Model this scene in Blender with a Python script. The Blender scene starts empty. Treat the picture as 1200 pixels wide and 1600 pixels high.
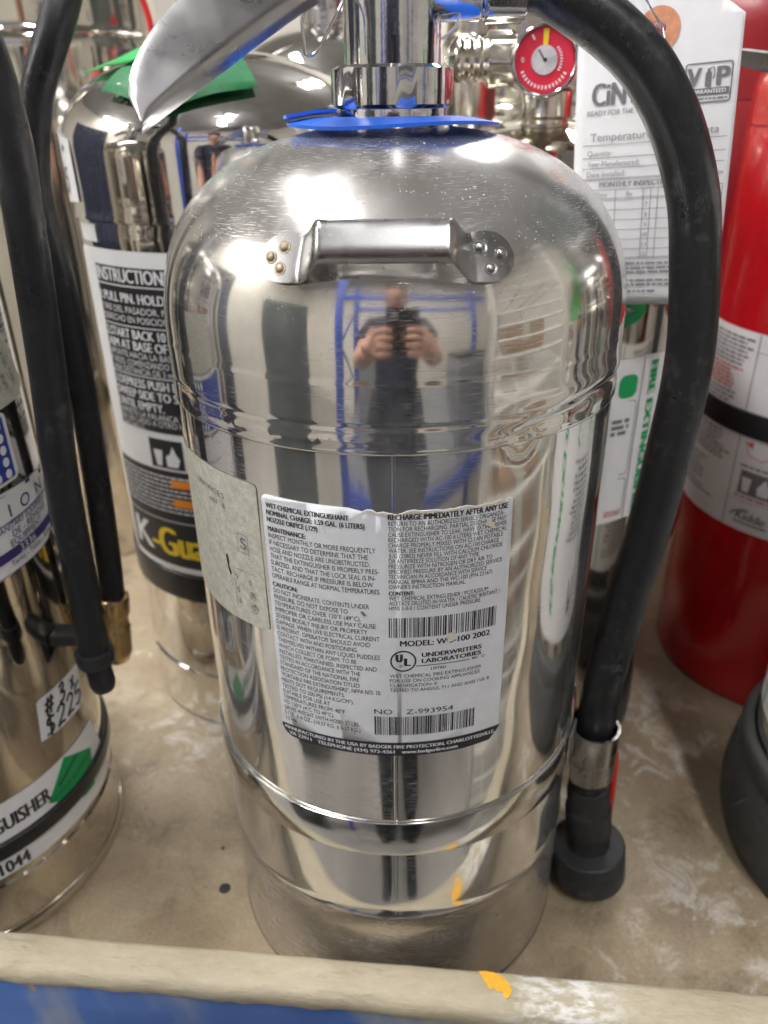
import bpy, bmesh, math, random
from mathutils import Vector, Matrix
random.seed(7)
PI = math.pi
sc = bpy.context.scene
COL = sc.collection

# ------------------------------------------------------------------ camera
cam_d = bpy.data.cameras.new("camera")
cam = bpy.data.objects.new("camera", cam_d)
COL.objects.link(cam)
PITCH, ROLL = math.radians(27.49), math.radians(0.794)
CAM = Vector((-0.0052, -0.3137, 0.395))
F = Vector((0, math.cos(PITCH), -math.sin(PITCH)))
R0 = Vector((1, 0, 0))
U0 = R0.cross(F)
R2 = math.cos(ROLL) * R0 - math.sin(ROLL) * U0
U2 = math.sin(ROLL) * R0 + math.cos(ROLL) * U0
rot = Matrix((R2, U2, -F)).transposed().to_4x4()
cam.matrix_world = Matrix.Translation(CAM) @ rot
cam_d.sensor_fit = 'HORIZONTAL'
cam_d.sensor_width = 36.0
cam_d.lens = 36.0 * 1202 / 1200
cam_d.clip_start = 0.01
cam_d.clip_end = 60
cam_d.dof.use_dof = True
cam_d.dof.focus_distance = 0.262
cam_d.dof.aperture_fstop = 14.0
sc.camera = cam

# ------------------------------------------------------------------ world, exposure
w = bpy.data.worlds.new("World")
sc.world = w
w.use_nodes = True
w.node_tree.nodes["Background"].inputs[0].default_value = (0.9, 0.92, 1.0, 1)
w.node_tree.nodes["Background"].inputs[1].default_value = 0.05
sc.view_settings.view_transform = 'Standard'
sc.view_settings.look = 'None'
sc.view_settings.gamma = 1
sc.view_settings.exposure = 0.85
sc.render.engine = 'CYCLES'
sc.cycles.use_denoising = True
sc.cycles.max_bounces = 7
sc.cycles.glossy_bounces = 5
sc.cycles.diffuse_bounces = 2
sc.cycles.use_adaptive_sampling = True
sc.cycles.adaptive_threshold = 0.03
sc.cycles.blur_glossy = 0.6
sc.cycles.sample_clamp_indirect = 6.0
LAMP_STRENGTH = 40.0


# ------------------------------------------------------------------ node helpers
def nmat(name):
    m = bpy.data.materials.new(name)
    m.use_nodes = True
    nt = m.node_tree
    b = nt.nodes["Principled BSDF"]
    return m, nt, b


def setin(b, **k):
    names = {'base': 'Base Color', 'rough': 'Roughness', 'metal': 'Metallic', 'coat': 'Coat Weight',
             'coat_rough': 'Coat Roughness', 'spec': 'Specular IOR Level', 'emit': 'Emission Color',
             'estr': 'Emission Strength', 'trans': 'Transmission Weight', 'sss': 'Subsurface Weight', 'ior': 'IOR'}
    for a, v in k.items():
        i = b.inputs[names[a]]
        if isinstance(v, (tuple, list)) and len(v) == 3:
            v = (*v, 1)
        i.default_value = v


def coords(nt, kind='Object', scale=(1, 1, 1), rotz=0.0, loc=(0, 0, 0)):
    tc = nt.nodes.new('ShaderNodeTexCoord')
    mp = nt.nodes.new('ShaderNodeMapping')
    mp.inputs['Scale'].default_value = scale
    mp.inputs['Rotation'].default_value = (0, 0, rotz)
    mp.inputs['Location'].default_value = loc
    nt.links.new(tc.outputs[kind], mp.inputs['Vector'])
    return mp.outputs['Vector']


def noise(nt, vec, scale=5, detail=4, rough=0.55, distort=0.0):
    n = nt.nodes.new('ShaderNodeTexNoise')
    n.inputs['Scale'].default_value = scale
    n.inputs['Detail'].default_value = detail
    n.inputs['Roughness'].default_value = rough
    n.inputs['Distortion'].default_value = distort
    nt.links.new(vec, n.inputs['Vector'])
    return n.outputs[0]


def ramp(nt, src, stops):
    r = nt.nodes.new('ShaderNodeValToRGB')
    e = r.color_ramp.elements
    while len(e) < len(stops):
        e.new(0.5)
    for i, (p, c) in enumerate(stops):
        e[i].position = p
        if isinstance(c, (int, float)):
            c = (c, c, c)
        e[i].color = (*c, 1)
    nt.links.new(src, r.inputs['Fac'])
    return r.outputs['Color']


def mathn(nt, op, a, b=None, clamp=False):
    n = nt.nodes.new('ShaderNodeMath')
    n.operation = op
    n.use_clamp = clamp
    for i, v in enumerate((a, b)):
        if v is None:
            continue
        if isinstance(v, (int, float)):
            n.inputs[i].default_value = v
        else:
            nt.links.new(v, n.inputs[i])
    return n.outputs[0]


def mixc(nt, fac, a, b, blend='MIX'):
    n = nt.nodes.new('ShaderNodeMix')
    n.data_type = 'RGBA'
    n.blend_type = blend
    for key, v in (('Factor', fac), ('A', a), ('B', b)):
        s = n.inputs[0] if key == 'Factor' else (n.inputs[6] if key == 'A' else n.inputs[7])
        if isinstance(v, (int, float)):
            s.default_value = v
        elif isinstance(v, (tuple, list)):
            s.default_value = (*v, 1)
        else:
            nt.links.new(v, s)
    return n.outputs[2]


def bump(nt, b, h, strength=0.2, dist=0.001):
    n = nt.nodes.new('ShaderNodeBump')
    n.inputs['Strength'].default_value = strength
    n.inputs['Distance'].default_value = dist
    nt.links.new(h, n.inputs['Height'])
    nt.links.new(n.outputs[0], b.inputs['Normal'])


def plain(name, base, rough=0.5, metal=0.0, var=0.0, vscale=60, bumps=0.0, **k):
    m, nt, b = nmat(name)
    setin(b, base=base, rough=rough, metal=metal, **k)
    if var or bumps:
        v = coords(nt)
        n = noise(nt, v, vscale, 6, 0.6)
        if var:
            lo = tuple(c * (1 - var) for c in base)
            hi = tuple(min(1, c * (1 + var)) for c in base)
            nt.links.new(ramp(nt, n, [(0.3, lo), (0.7, hi)]), b.inputs['Base Color'])
            nt.links.new(ramp(nt, noise(nt, v, vscale * 0.37, 5), [(0.3, max(0.02, rough * 0.75)), (0.7, min(1, rough * 1.25))]), b.inputs['Roughness'])
        if bumps:
            bump(nt, b, noise(nt, v, vscale * 3, 5), bumps, 0.0006)
    return m


# stainless steel; UV is in metres (u round the cylinder, v along the profile)
def steel(name, base=(0.80, 0.775, 0.74), rough=0.05, dome_z=None, dome_rough=0.17, dust=0.5, scratch=0.5, wob=0.25, dscale=1.0, skirt=None):
    m, nt, b = nmat(name)
    setin(b, base=base, metal=1.0, rough=rough)
    uv = coords(nt, 'UV')
    obj = coords(nt, 'Object')
    # scratches in several directions
    masks = []
    for rz, sx, sy, th in ((0.35, 90, 3600, 0.69), (-0.75, 110, 4200, 0.69), (1.2, 100, 4200, 0.69)):
        sv = coords(nt, 'UV', (sx, sy, 1), rz)
        n = noise(nt, sv, 1.0, 1, 0.5)
        masks.append(ramp(nt, n, [(th - 0.02, 0.0), (th + 0.02, 1.0)]))
    s = masks[0]
    for q in masks[1:]:
        s = mathn(nt, 'MAXIMUM', s, q)
    patch = ramp(nt, noise(nt, obj, 28, 4, 0.6), [(0.42, 0.15), (0.66, 1.0)])
    s = mathn(nt, 'MULTIPLY', s, patch)
    # dust flecks
    fleck = None
    for vs_, r0, r1, th_, amt in ((950 * dscale, 0.15, 0.26, 0.50, 0.85), (420 * dscale, 0.08, 0.13, 0.70, 0.9)):
        vor = nt.nodes.new('ShaderNodeTexVoronoi')
        vor.inputs['Scale'].default_value = vs_
        nt.links.new(obj, vor.inputs['Vector'])
        keep = nt.nodes.new('ShaderNodeSeparateColor')
        nt.links.new(vor.outputs['Color'], keep.inputs[0])
        siz = mathn(nt, 'ADD', mathn(nt, 'MULTIPLY', keep.outputs[1], 0.9), 0.45)
        dd = mathn(nt, 'DIVIDE', vor.outputs['Distance'], siz)
        f1 = ramp(nt, dd, [(r0, amt), (r1, 0.0)])
        f1 = mathn(nt, 'MULTIPLY', f1, mathn(nt, 'GREATER_THAN', keep.outputs[0], th_))
        fleck = f1 if fleck is None else mathn(nt, 'MAXIMUM', fleck, f1)
    cloud = ramp(nt, noise(nt, obj, 34, 5, 0.65), [(0.36, 0.05), (0.60, 1.0)])
    fleck = mathn(nt, 'MULTIPLY', fleck, cloud)
    zmask = None
    if dome_z is not None:
        sep = nt.nodes.new('ShaderNodeSeparateXYZ')
        nt.links.new(obj, sep.inputs[0])
        mr = nt.nodes.new('ShaderNodeMapRange')
        mr.inputs[1].default_value = dome_z[0]
        mr.inputs[2].default_value = dome_z[1]
        nt.links.new(sep.outputs[2], mr.inputs[0])
        zmask = mr.outputs[0]
        fleck = mathn(nt, 'MULTIPLY', fleck, mathn(nt, 'ADD', mathn(nt, 'MULTIPLY', zmask, 0.75), 0.25))
    rn = ramp(nt, noise(nt, obj, 40, 5, 0.6), [(0.3, rough * 0.6), (0.75, rough * 1.7)])
    r = mathn(nt, 'ADD', rn, mathn(nt, 'MULTIPLY', s, 0.22 * scratch))
    if zmask is not None:
        r = mathn(nt, 'ADD', r, mathn(nt, 'MULTIPLY', zmask, dome_rough))
    if skirt:
        ms = nt.nodes.new('ShaderNodeMapRange')
        ms.inputs[1].default_value = skirt + 0.002
        ms.inputs[2].default_value = skirt - 0.001
        nt.links.new(sep.outputs[2], ms.inputs[0])
        r = mathn(nt, 'ADD', r, mathn(nt, 'MULTIPLY', ms.outputs[0], 0.17))
    nt.links.new(r, b.inputs['Roughness'])
    tint = ramp(nt, noise(nt, obj, 12, 3), [(0.3, tuple(c * 0.93 for c in base)), (0.7, base)])
    if skirt:   # the skirt is unpolished, browner sheet
        tint = mixc(nt, ms.outputs[0], tint, (0.52, 0.465, 0.39))
    nt.links.new(tint, b.inputs['Base Color'])
    h = mathn(nt, 'ADD', mathn(nt, 'MULTIPLY', noise(nt, coords(nt, 'Object', (1, 1, 0.6)), 22, 2), wob),
              mathn(nt, 'MULTIPLY', s, -0.02 * scratch))
    bump(nt, b, h, 0.35, 0.0009)
    d = nt.nodes.new('ShaderNodeBsdfDiffuse')
    d.inputs['Color'].default_value = (0.88, 0.87, 0.85, 1)
    mx = nt.nodes.new('ShaderNodeMixShader')
    fac = mathn(nt, 'ADD', mathn(nt, 'MULTIPLY', fleck, dust), mathn(nt, 'MULTIPLY', s, 0.30 * scratch), True)
    if skirt:   # dull grime film on the skirt and a hazy film elsewhere
        film = mathn(nt, 'MULTIPLY', ms.outputs[0], ramp(nt, noise(nt, obj, 70, 6, 0.7), [(0.35, 0.03), (0.7, 0.20)]))
        fac = mathn(nt, 'MAXIMUM', fac, film)
        haze = ramp(nt, noise(nt, coords(nt, 'Object', (1, 1, 0.7), 0, (3, 1, 2)), 16, 6, 0.65), [(0.38, 0.01), (0.72, 0.15)])
        fac = mathn(nt, 'MAXIMUM', fac, haze)
    nt.links.new(fac, mx.inputs[0])
    nt.links.new(b.outputs[0], mx.inputs[1])
    nt.links.new(d.outputs[0], mx.inputs[2])
    nt.links.new(mx.outputs[0], nt.nodes['Material Output'].inputs[0])
    return m


def rubber(name, base=(0.018, 0.019, 0.021), rough=0.42, weave=False):
    m, nt, b = nmat(name)
    setin(b, base=base, rough=rough)
    v = coords(nt, 'UV')
    o = coords(nt)
    n1 = noise(nt, o, 160, 6, 0.7)
    patch = ramp(nt, noise(nt, o, 24, 4, 0.6), [(0.45, 0.0), (0.65, 1.0)])
    scuff = mathn(nt, 'MULTIPLY', ramp(nt, n1, [(0.52, 0.0), (0.66, 0.75)]), patch)
    fk = ramp(nt, noise(nt, coords(nt, 'Object', (1, 1, 0.5), 0.7), 700, 2, 0.5), [(0.70, 0.0), (0.74, 1.0)])
    scuff = mathn(nt, 'MAXIMUM', scuff, mathn(nt, 'MULTIPLY', fk, mathn(nt, 'ADD', patch, 0.12)), True)
    nt.links.new(mixc(nt, scuff, base, (0.085, 0.083, 0.08)), b.inputs['Base Color'])
    nt.links.new(ramp(nt, noise(nt, o, 60, 5), [(0.3, rough * 0.8), (0.7, rough * 1.4)]), b.inputs['Roughness'])
    if weave:
        wv = nt.nodes.new('ShaderNodeTexWave')
        wv.inputs['Scale'].default_value = 520
        wv.inputs['Distortion'].default_value = 1.5
        nt.links.new(coords(nt, 'UV', (1, 1, 1), 0.8), wv.inputs['Vector'])
        h = mathn(nt, 'ADD', mathn(nt, 'MULTIPLY', wv.outputs[1], 0.5), noise(nt, o, 300, 4))
        bump(nt, b, h, 0.25, 0.0005)
    else:
        bump(nt, b, noise(nt, o, 350, 4), 0.2, 0.0004)
    return m


def paper(name, base=(0.80, 0.80, 0.79), rough=0.38, dirt=0.12, spec=0.4, vscale=70):
    m, nt, b = nmat(name)
    setin(b, base=base, rough=rough, spec=spec)
    o = coords(nt)
    d = ramp(nt, noise(nt, o, vscale, 6, 0.65), [(0.35, tuple(c * (1 - dirt) for c in base)), (0.62, base)])
    fl = ramp(nt, noise(nt, o, 520, 3, 0.6), [(0.70, 0.0), (0.76, 1.0)])
    nt.links.new(mixc(nt, mathn(nt, 'MULTIPLY', fl, 0.35 * min(1, dirt * 5)), d, (0.35, 0.31, 0.25)), b.inputs['Base Color'])
    bump(nt, b, noise(nt, o, 90, 4), 0.12, 0.0005)
    return m


# ------------------------------------------------------------------ mesh helpers
def tagit(o, label=None, cat=None, group=None, kind=None):
    if label: o['label'] = label
    if cat: o['category'] = cat
    if group: o['group'] = group
    if kind: o['kind'] = kind
    return o


def empty(name, loc=(0, 0, 0), rz=0.0, label=None, cat=None, group=None):
    o = bpy.data.objects.new(name, None)
    o.empty_display_size = 0.05
    o.location = loc
    o.rotation_euler = (0, 0, rz)
    COL.objects.link(o)
    return tagit(o, label, cat, group)


def mesh(name, verts, faces, mat, parent=None, smooth=True, uvs=None, sharp=35, loc=None, rot=None):
    me = bpy.data.meshes.new(name)
    me.from_pydata([tuple(v) for v in verts], [], faces)
    if uvs is not None:
        ul = me.uv_layers.new(name='UVMap')
        for p in me.polygons:
            for li, vi in zip(p.loop_indices, p.vertices):
                ul.data[li].uv = uvs[vi] if not callable(uvs) else uvs(p, vi)
    if smooth:
        me.polygons.foreach_set('use_smooth', [True] * len(me.polygons))
        me.update()
        if sharp:
            me.set_sharp_from_angle(angle=math.radians(sharp))
    me.update()
    if mat:
        me.materials.append(mat)
    o = bpy.data.objects.new(name, me)
    COL.objects.link(o)
    if parent is not None:
        o.parent = parent
    if loc: o.location = loc
    if rot: o.rotation_euler = rot
    return o


def lathe(name, prof, mat, parent=None, seg=96, angs=None, disp=None, sharp=30, axis=None):
    """prof: list of (r, z); axis: optional (origin, direction) frame"""
    if angs is None:
        angs = [2 * PI * i / seg for i in range(seg)]
    n = len(angs)
    V, Fc, UV = [], [], []
    L = 0
    Rm = max(r for r, z in prof)
    arc = [0]
    for i in range(1, len(prof)):
        arc.append(arc[-1] + math.hypot(prof[i][0] - prof[i - 1][0], prof[i][1] - prof[i - 1][1]))
    if axis:
        o, dvec = Vector(axis[0]), Vector(axis[1]).normalized()
        a = dvec.orthogonal().normalized()
        c = dvec.cross(a)
    for i, (r, z) in enumerate(prof):
        for t in angs:
            rr, zz = r, z
            if disp and r > 1e-5:
                rr += disp(t, z)
            if axis:
                V.append(o + dvec * zz + a * (rr * math.cos(t)) + c * (rr * math.sin(t)))
            else:
                V.append((rr * math.sin(t), -rr * math.cos(t), zz))
            UV.append((t * Rm, arc[i]))
    for i in range(len(prof) - 1):
        for j in range(n):
            k = (j + 1) % n
            Fc.append((i * n + j, i * n + k, (i + 1) * n + k, (i + 1) * n + j))
    if prof[0][0] > 1e-4:
        Fc.append(tuple(range(n - 1, -1, -1)))
    if prof[-1][0] > 1e-4:
        b = (len(prof) - 1) * n
        Fc.append(tuple(b + j for j in range(n)))

    def uvf(p, vi):
        u, v = UV[vi]
        if u == 0 and len(p.vertices) == 4 and any(UV[q][0] > PI * Rm * 1.5 for q in p.vertices):
            u = 2 * PI * Rm
        return (u, v)
    return mesh(name, V, Fc, mat, parent, True, uvf, sharp)


def rprof(pts, bev=0.001, n=3):
    """round the inner corners of an (r,z) profile"""
    out = [pts[0]]
    for i in range(1, len(pts) - 1):
        p, q, s = Vector(pts[i - 1]), Vector(pts[i]), Vector(pts[i + 1])
        a, b = (p - q), (s - q)
        k = min(bev, a.length * 0.45, b.length * 0.45)
        A, B = q + a.normalized() * k, q + b.normalized() * k
        for j in range(n + 1):
            t = j / n
            v = A * (1 - t) ** 2 + q * 2 * t * (1 - t) + B * t * t
            out.append((v.x, v.y))
    out.append(pts[-1])
    return out


def spline(pts, n=8):
    P = [Vector(p) for p in pts]
    P = [P[0] * 2 - P[1]] + P + [P[-1] * 2 - P[-2]]
    out = []
    for i in range(1, len(P) - 2):
        for k in range(n):
            t = k / n
            a, b, c, d = P[i - 1], P[i], P[i + 1], P[i + 2]
            out.append(0.5 * ((2 * b) + (c - a) * t + (2 * a - 5 * b + 4 * c - d) * t * t + (3 * b - a - 3 * c + d) * t ** 3))
    out.append(P[-2])
    return out


def tube(name, pts, rad, mat, parent=None, seg=20, n=8, rfun=None):
    Q = spline(pts, n) if n > 1 else [Vector(p) for p in pts]
    V, Fc, UV = [], [], []
    t0 = (Q[1] - Q[0]).normalized()
    nrm = t0.orthogonal().normalized()
    s = 0
    for i, q in enumerate(Q):
        t = (Q[min(i + 1, len(Q) - 1)] - Q[max(i - 1, 0)]).normalized()
        nrm = (nrm - t * nrm.dot(t)).normalized()
        bn = t.cross(nrm)
        if i: s += (q - Q[i - 1]).length
        r = rad if rfun is None else rfun(i / (len(Q) - 1))
        for j in range(seg + 1):
            a = 2 * PI * j / seg
            V.append(q + nrm * (r * math.cos(a)) + bn * (r * math.sin(a)))
            UV.append((a * rad, s))
    m = seg + 1
    for i in range(len(Q) - 1):
        for j in range(seg):
            Fc.append((i * m + j, i * m + j + 1, (i + 1) * m + j + 1, (i + 1) * m + j))
    Fc.append(tuple(range(seg - 1, -1, -1)))
    b = (len(Q) - 1) * m
    Fc.append(tuple(b + j for j in range(seg)))
    return mesh(name, V, Fc, mat, parent, True, UV, 50)


def box(name, x0, x1, y0, y1, z0, z1, mat, parent=None, bev=0.0, seg=2):
    bm = bmesh.new()
    bmesh.ops.create_cube(bm, size=1)
    for v in bm.verts:
        v.co = Vector((x0 if v.co.x < 0 else x1, y0 if v.co.y < 0 else y1, z0 if v.co.z < 0 else z1))
    if bev:
        bmesh.ops.bevel(bm, geom=bm.edges[:], offset=bev, segments=seg, affect='EDGES', profile=0.5)
    me = bpy.data.meshes.new(name)
    bm.to_mesh(me)
    bm.free()
    me.materials.append(mat)
    if bev:
        me.polygons.foreach_set('use_smooth', [True] * len(me.polygons))
        me.set_sharp_from_angle(angle=math.radians(40))
    o = bpy.data.objects.new(name, me)
    COL.objects.link(o)
    if parent is not None: o.parent = parent
    return o


def hexprism(name, r, z0, z1, mat, parent=None, ch=0.0012, axis=None, sides=6, rot0=0.0, rnd_=1.09):
    """hex nut with turned (chamfered) ends; r = across corners / 2"""
    angs = [rot0 + 2 * PI * i / sides for i in range(sides)]
    V = []
    if axis:
        o, d = Vector(axis[0]), Vector(axis[1]).normalized()
    else:
        o, d = Vector((0, 0, 0)), Vector((0, 0, 1))
    a = Vector((1, 0, 0)) if abs(d.z) > 0.5 else Vector((0, 0, 1))
    c = d.cross(a)
    n = sides * 10
    ri = r * math.cos(PI / sides)
    full = []
    for i in range(n):
        t = rot0 + 2 * PI * i / n
        k = ((t - rot0) % (2 * PI / sides)) - PI / sides
        full.append((t, ri / math.cos(k)))
    rows = []
    for z, f in ((z0, 0), (z0 + ch, 1), (z1 - ch, 1), (z1, 0)):
        row = []
        for t, rr in full:
            q = min(rr, ri * rnd_) if f else min(rr, ri * 0.975)
            zz = z
            row.append(o + d * zz + (a * math.cos(t) + c * math.sin(t)) * q)
        rows.append(row)
    V = [v for row in rows for v in row]
    Fc = []
    for i in range(3):
        for j in range(n):
            k = (j + 1) % n
            Fc.append((i * n + j, i * n + k, (i + 1) * n + k, (i + 1) * n + j))
    Fc.append(tuple(range(n - 1, -1, -1)))
    Fc.append(tuple(3 * n + j for j in range(n)))
    return mesh(name, V, Fc, mat, parent, True, None, 28)


# --------- flat artwork (u,v in metres) mapped on a surface
def cylmap(R, cx=0.0, cy=0.0):
    def f(u, v, lift):
        a = u / R
        return (cx + (R + lift) * math.sin(a), cy - (R + lift) * math.cos(a), v)
    return f


def polysheet(name, poly, fmap, mat, parent, lift=0.0003, step=0.0025, stepv=None, holes=None):
    """filled polygon (u,v), cut into strips and mapped to the surface"""
    bm = bmesh.new()
    vs = [bm.verts.new((u, v, 0)) for u, v in poly]
    es = [bm.edges.new((vs[i], vs[(i + 1) % len(vs)])) for i in range(len(vs))]
    for hpoly in (holes or []):
        hv = [bm.verts.new((u, v, 0)) for u, v in hpoly]
        es += [bm.edges.new((hv[i], hv[(i + 1) % len(hv)])) for i in range(len(hv))]
    bmesh.ops.triangle_fill(bm, use_beauty=True, use_dissolve=False, edges=es)
    us = [p[0] for p in poly]
    x = min(us) + step
    while x < max(us):
        bmesh.ops.bisect_plane(bm, geom=bm.verts[:] + bm.edges[:] + bm.faces[:], plane_co=(x, 0, 0), plane_no=(1, 0, 0))
        x += step
    if stepv:
        vv = [p[1] for p in poly]
        x = min(vv) + stepv
        while x < max(vv):
            bmesh.ops.bisect_plane(bm, geom=bm.verts[:] + bm.edges[:] + bm.faces[:], plane_co=(0, x, 0), plane_no=(0, 1, 0))
            x += stepv
    bm.normal_update()
    for f_ in bm.faces:
        if f_.normal.z < 0: f_.normal_flip()
    bm.verts.index_update()
    V = [fmap(v.co.x, v.co.y, lift) for v in bm.verts]
    Fc = [tuple(v.index for v in f_.verts) for f_ in bm.faces]
    bm.free()
    return mesh(name, V, Fc, mat, parent, True, None, None)


def rrect(u0, u1, v0, v1, r=0.002, n=4):
    out = []
    for cx, cy, a0 in ((u1 - r, v1 - r, 0), (u0 + r, v1 - r, 90), (u0 + r, v0 + r, 180), (u1 - r, v0 + r, 270)):
        for k in range(n + 1):
            a = math.radians(a0 + 90 * k / n)
            out.append((cx + r * math.cos(a), cy + r * math.sin(a)))
    return out


_tcache = {}


def glyph(text, bold=0.0, res=2):
    key = (text, bold, res)
    if key in _tcache: return _tcache[key]
    cu = bpy.data.curves.new('tmp_text', 'FONT')
    cu.body = text
    cu.size = 1.0
    cu.resolution_u = res
    cu.offset = bold
    cu.fill_mode = 'FRONT'
    ob = bpy.data.objects.new('tmp_text', cu)
    me = ob.to_mesh()
    V = [(v.co.x, v.co.y) for v in me.vertices]
    Fc = [tuple(p.vertices) for p in me.polygons]
    ob.to_mesh_clear()
    bpy.data.objects.remove(ob)
    bpy.data.curves.remove(cu)
    _tcache[key] = (V, Fc)
    return V, Fc


CAPH = max(v[1] for v in glyph('H')[0])


class Art:
    def __init__(self):
        self.V, self.F, self.L, self.layer = [], [], [], 0.0

    def raw(self, V, Fc):
        b = len(self.V)
        self.V += V
        self.L += [self.layer] * len(V)
        self.F += [tuple(b + i for i in f) for f in Fc]

    def text(self, s, u, v, h, width=None, bold=0.0, slant=0.0, ang=0.0, xs=1.0, align='L', res=3):
        # heavier weights: the same outline set again a hair to the side
        bw, k_ = (0.09 * h, 2) if bold >= 0.015 else (0.0, 1)
        if bold >= 0.025: bw, k_ = 0.12 * h, 2
        if bold >= 0.04: bw, k_ = 0.22 * h, 3
        for i in range(k_):
            dx = bw * (i / (k_ - 1) - 0.5) if k_ > 1 else 0.0
            self.layer = 0.00003 * i
            self._text(s, u + dx * math.cos(ang), v + dx * math.sin(ang), h, width, slant, ang, xs, align, res)
        self.layer = 0.0

    def _text(self, s, u, v, h, width, slant, ang, xs, align, res):
        V, Fc = glyph(s, 0.0, res)
        if not V: return
        k = h / CAPH
        x0 = min(p[0] for p in V)
        x1 = max(p[0] for p in V)
        kx = k * xs if width is None else width / (x1 - x0)
        wd = (x1 - x0) * kx
        off = 0 if align == 'L' else (-wd / 2 if align == 'C' else -wd)
        ca, sa = math.cos(ang), math.sin(ang)
        out = []
        for x, y in V:
            X, Y = (x - x0) * kx + off + y * k * slant, y * k
            out.append((u + X * ca - Y * sa, v + X * sa + Y * ca))
        self.raw(out, Fc)

    def rect(self, u0, u1, v0, v1, step=0.003):
        n = max(1, int(math.ceil((u1 - u0) / step)))
        for i in range(n):
            a, b = u0 + (u1 - u0) * i / n, u0 + (u1 - u0) * (i + 1) / n
            self.raw([(a, v0), (b, v0), (b, v1), (a, v1)], [(0, 1, 2, 3)])

    def stroke(self, pts, wd):
        P = [Vector(p) for p in pts]
        L, Rr = [], []
        for i, p in enumerate(P):
            t = (P[min(i + 1, len(P) - 1)] - P[max(i - 1, 0)])
            t = t.normalized() if t.length else Vector((1, 0))
            n = Vector((-t.y, t.x)) * wd / 2
            L.append(tuple(p + n)); Rr.append(tuple(p - n))
        m = len(P)
        self.raw(L + Rr, [(i, m + i, m + i + 1, i + 1) for i in range(m - 1)])

    def ring(self, cu, cv, ru, rv, wd, n=28):
        pts = []
        for i in range(n):
            a = 2 * PI * i / n
            pts.append((cu + ru * math.cos(a), cv + rv * math.sin(a)))
            pts.append((cu + (ru - wd) * math.cos(a), cv + (rv - wd) * math.sin(a)))
        self.raw(pts, [(2 * i, 2 * ((i + 1) % n), 2 * ((i + 1) % n) + 1, 2 * i + 1) for i in range(n)])

    def disc(self, cu, cv, ru, rv, n=20):
        self.raw([(cu + ru * math.cos(2 * PI * i / n), cv + rv * math.sin(2 * PI * i / n)) for i in range(n)], [tuple(range(n))])

    def poly(self, pts):
        self.raw(list(pts), [tuple(range(len(pts)))])

    def greek(self, u0, u1, v, h, rnd, last=1.0):
        """a line of print too small to read: word-length dashes"""
        u = u0
        end = u0 + (u1 - u0) * last
        while u < end:
            wl = h * rnd.uniform(1.2, 5.0)
            self.rect(u, min(u + wl, end), v, v + h, 0.004)
            u += wl + h * 0.8

    def barcode(self, u0, u1, v0, v1, rnd):
        u = u0
        while u < u1:
            wd = rnd.choice((0.00022, 0.00022, 0.0004, 0.00065))
            self.rect(u, min(u + wd, u1), v0, v1)
            u += wd + rnd.choice((0.00025, 0.00025, 0.00045, 0.0006))

    def build(self, name, fmap, mat, parent, lift=0.0006):
        V = [fmap(u, v, lift + l) for (u, v), l in zip(self.V, self.L)]
        o = mesh(name, V, self.F, mat, parent, False)
        return o


# ------------------------------------------------------------------ materials
M = {}
M['steel_main'] = steel('polished_steel', rough=0.065, dome_z=(0.338, 0.372), dome_rough=0.15, dust=1.0, scratch=0.8, wob=0.30, skirt=0.0704)
M['steel'] = steel('polished_steel_clean', rough=0.05, dust=0.25, scratch=0.4, wob=0.25)
M['steel_warm'] = steel('polished_steel_warm', base=(0.68, 0.64, 0.57), rough=0.06, dust=0.25, scratch=0.4, wob=0.35)
M['band'] = steel('strap_steel', base=(0.70, 0.69, 0.67), rough=0.10, dust=0.3, scratch=0.8, wob=0.15)
M['satin'] = steel('satin_steel', base=(0.42, 0.415, 0.41), rough=0.27, dust=0.5, scratch=0.6, wob=0.2)
M['lever'] = plain('brushed_grey_lever', (0.42, 0.41, 0.415), 0.30, 1.0, 0.06, 120, 0.04)
M['chrome'] = plain('worn_chrome', (0.66, 0.66, 0.67), 0.09, 1.0, 0.12, 300, 0.05)
M['brass'] = plain('brass', (0.62, 0.47, 0.25), 0.25, 1.0, 0.15, 120, 0.1)
M['nickel'] = plain('nickel_plate', (0.62, 0.58, 0.50), 0.2, 1.0, 0.15, 200, 0.1)
M['hose'] = rubber('hose_rubber', (0.011, 0.012, 0.014), 0.32, True)
M['rubber'] = rubber('nozzle_rubber', (0.020, 0.022, 0.024), 0.48)
M['rubber_dusty'] = rubber('boot_rubber', (0.045, 0.047, 0.045), 0.6)
M['black_plastic'] = plain('black_plastic', (0.018, 0.018, 0.02), 0.35, 0, 0.2, 80)
M['blue_plastic'] = plain('blue_collar_plastic', (0.02, 0.14, 0.72), 0.35, 0, 0.08, 60)
M['green_plastic'] = plain('green_collar_plastic', (0.02, 0.36, 0.08), 0.45, 0, 0.12, 50)
M['grime_shade'] = plain('contact_shade_brown', (0.13, 0.10, 0.075), 0.7, 0, 0.3, 200)  # dark brown that paints contact shade at the main cylinder's foot
M['green_shaded'] = plain('green_collar_shaded', (0.008, 0.135, 0.042), 0.5, 0, 0.2, 260, 0.2)  # same collar plastic, darkened to paint shade on the apron
M['green_tag'] = plain('green_tag_plastic', (0.05, 0.25, 0.05), 0.5, 0, 0.15, 60)
M['label'] = paper('label_paper', (0.72, 0.735, 0.755), 0.28, 0.08)
M['label_cream'] = paper('torn_paper', (0.75, 0.70, 0.56), 0.7, 0.2)
M['label_white'] = paper('label_white', (0.78, 0.78, 0.78), 0.35, 0.06)
M['card'] = paper('tag_card', (0.80, 0.80, 0.81), 0.75, 0.05, 0.25)
M['foil'] = paper('old_foil_label', (0.55, 0.55, 0.46), 0.35, 0.30, 0.5, 320)
M['ink'] = plain('black_ink', (0.022, 0.022, 0.025), 0.5)
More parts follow.
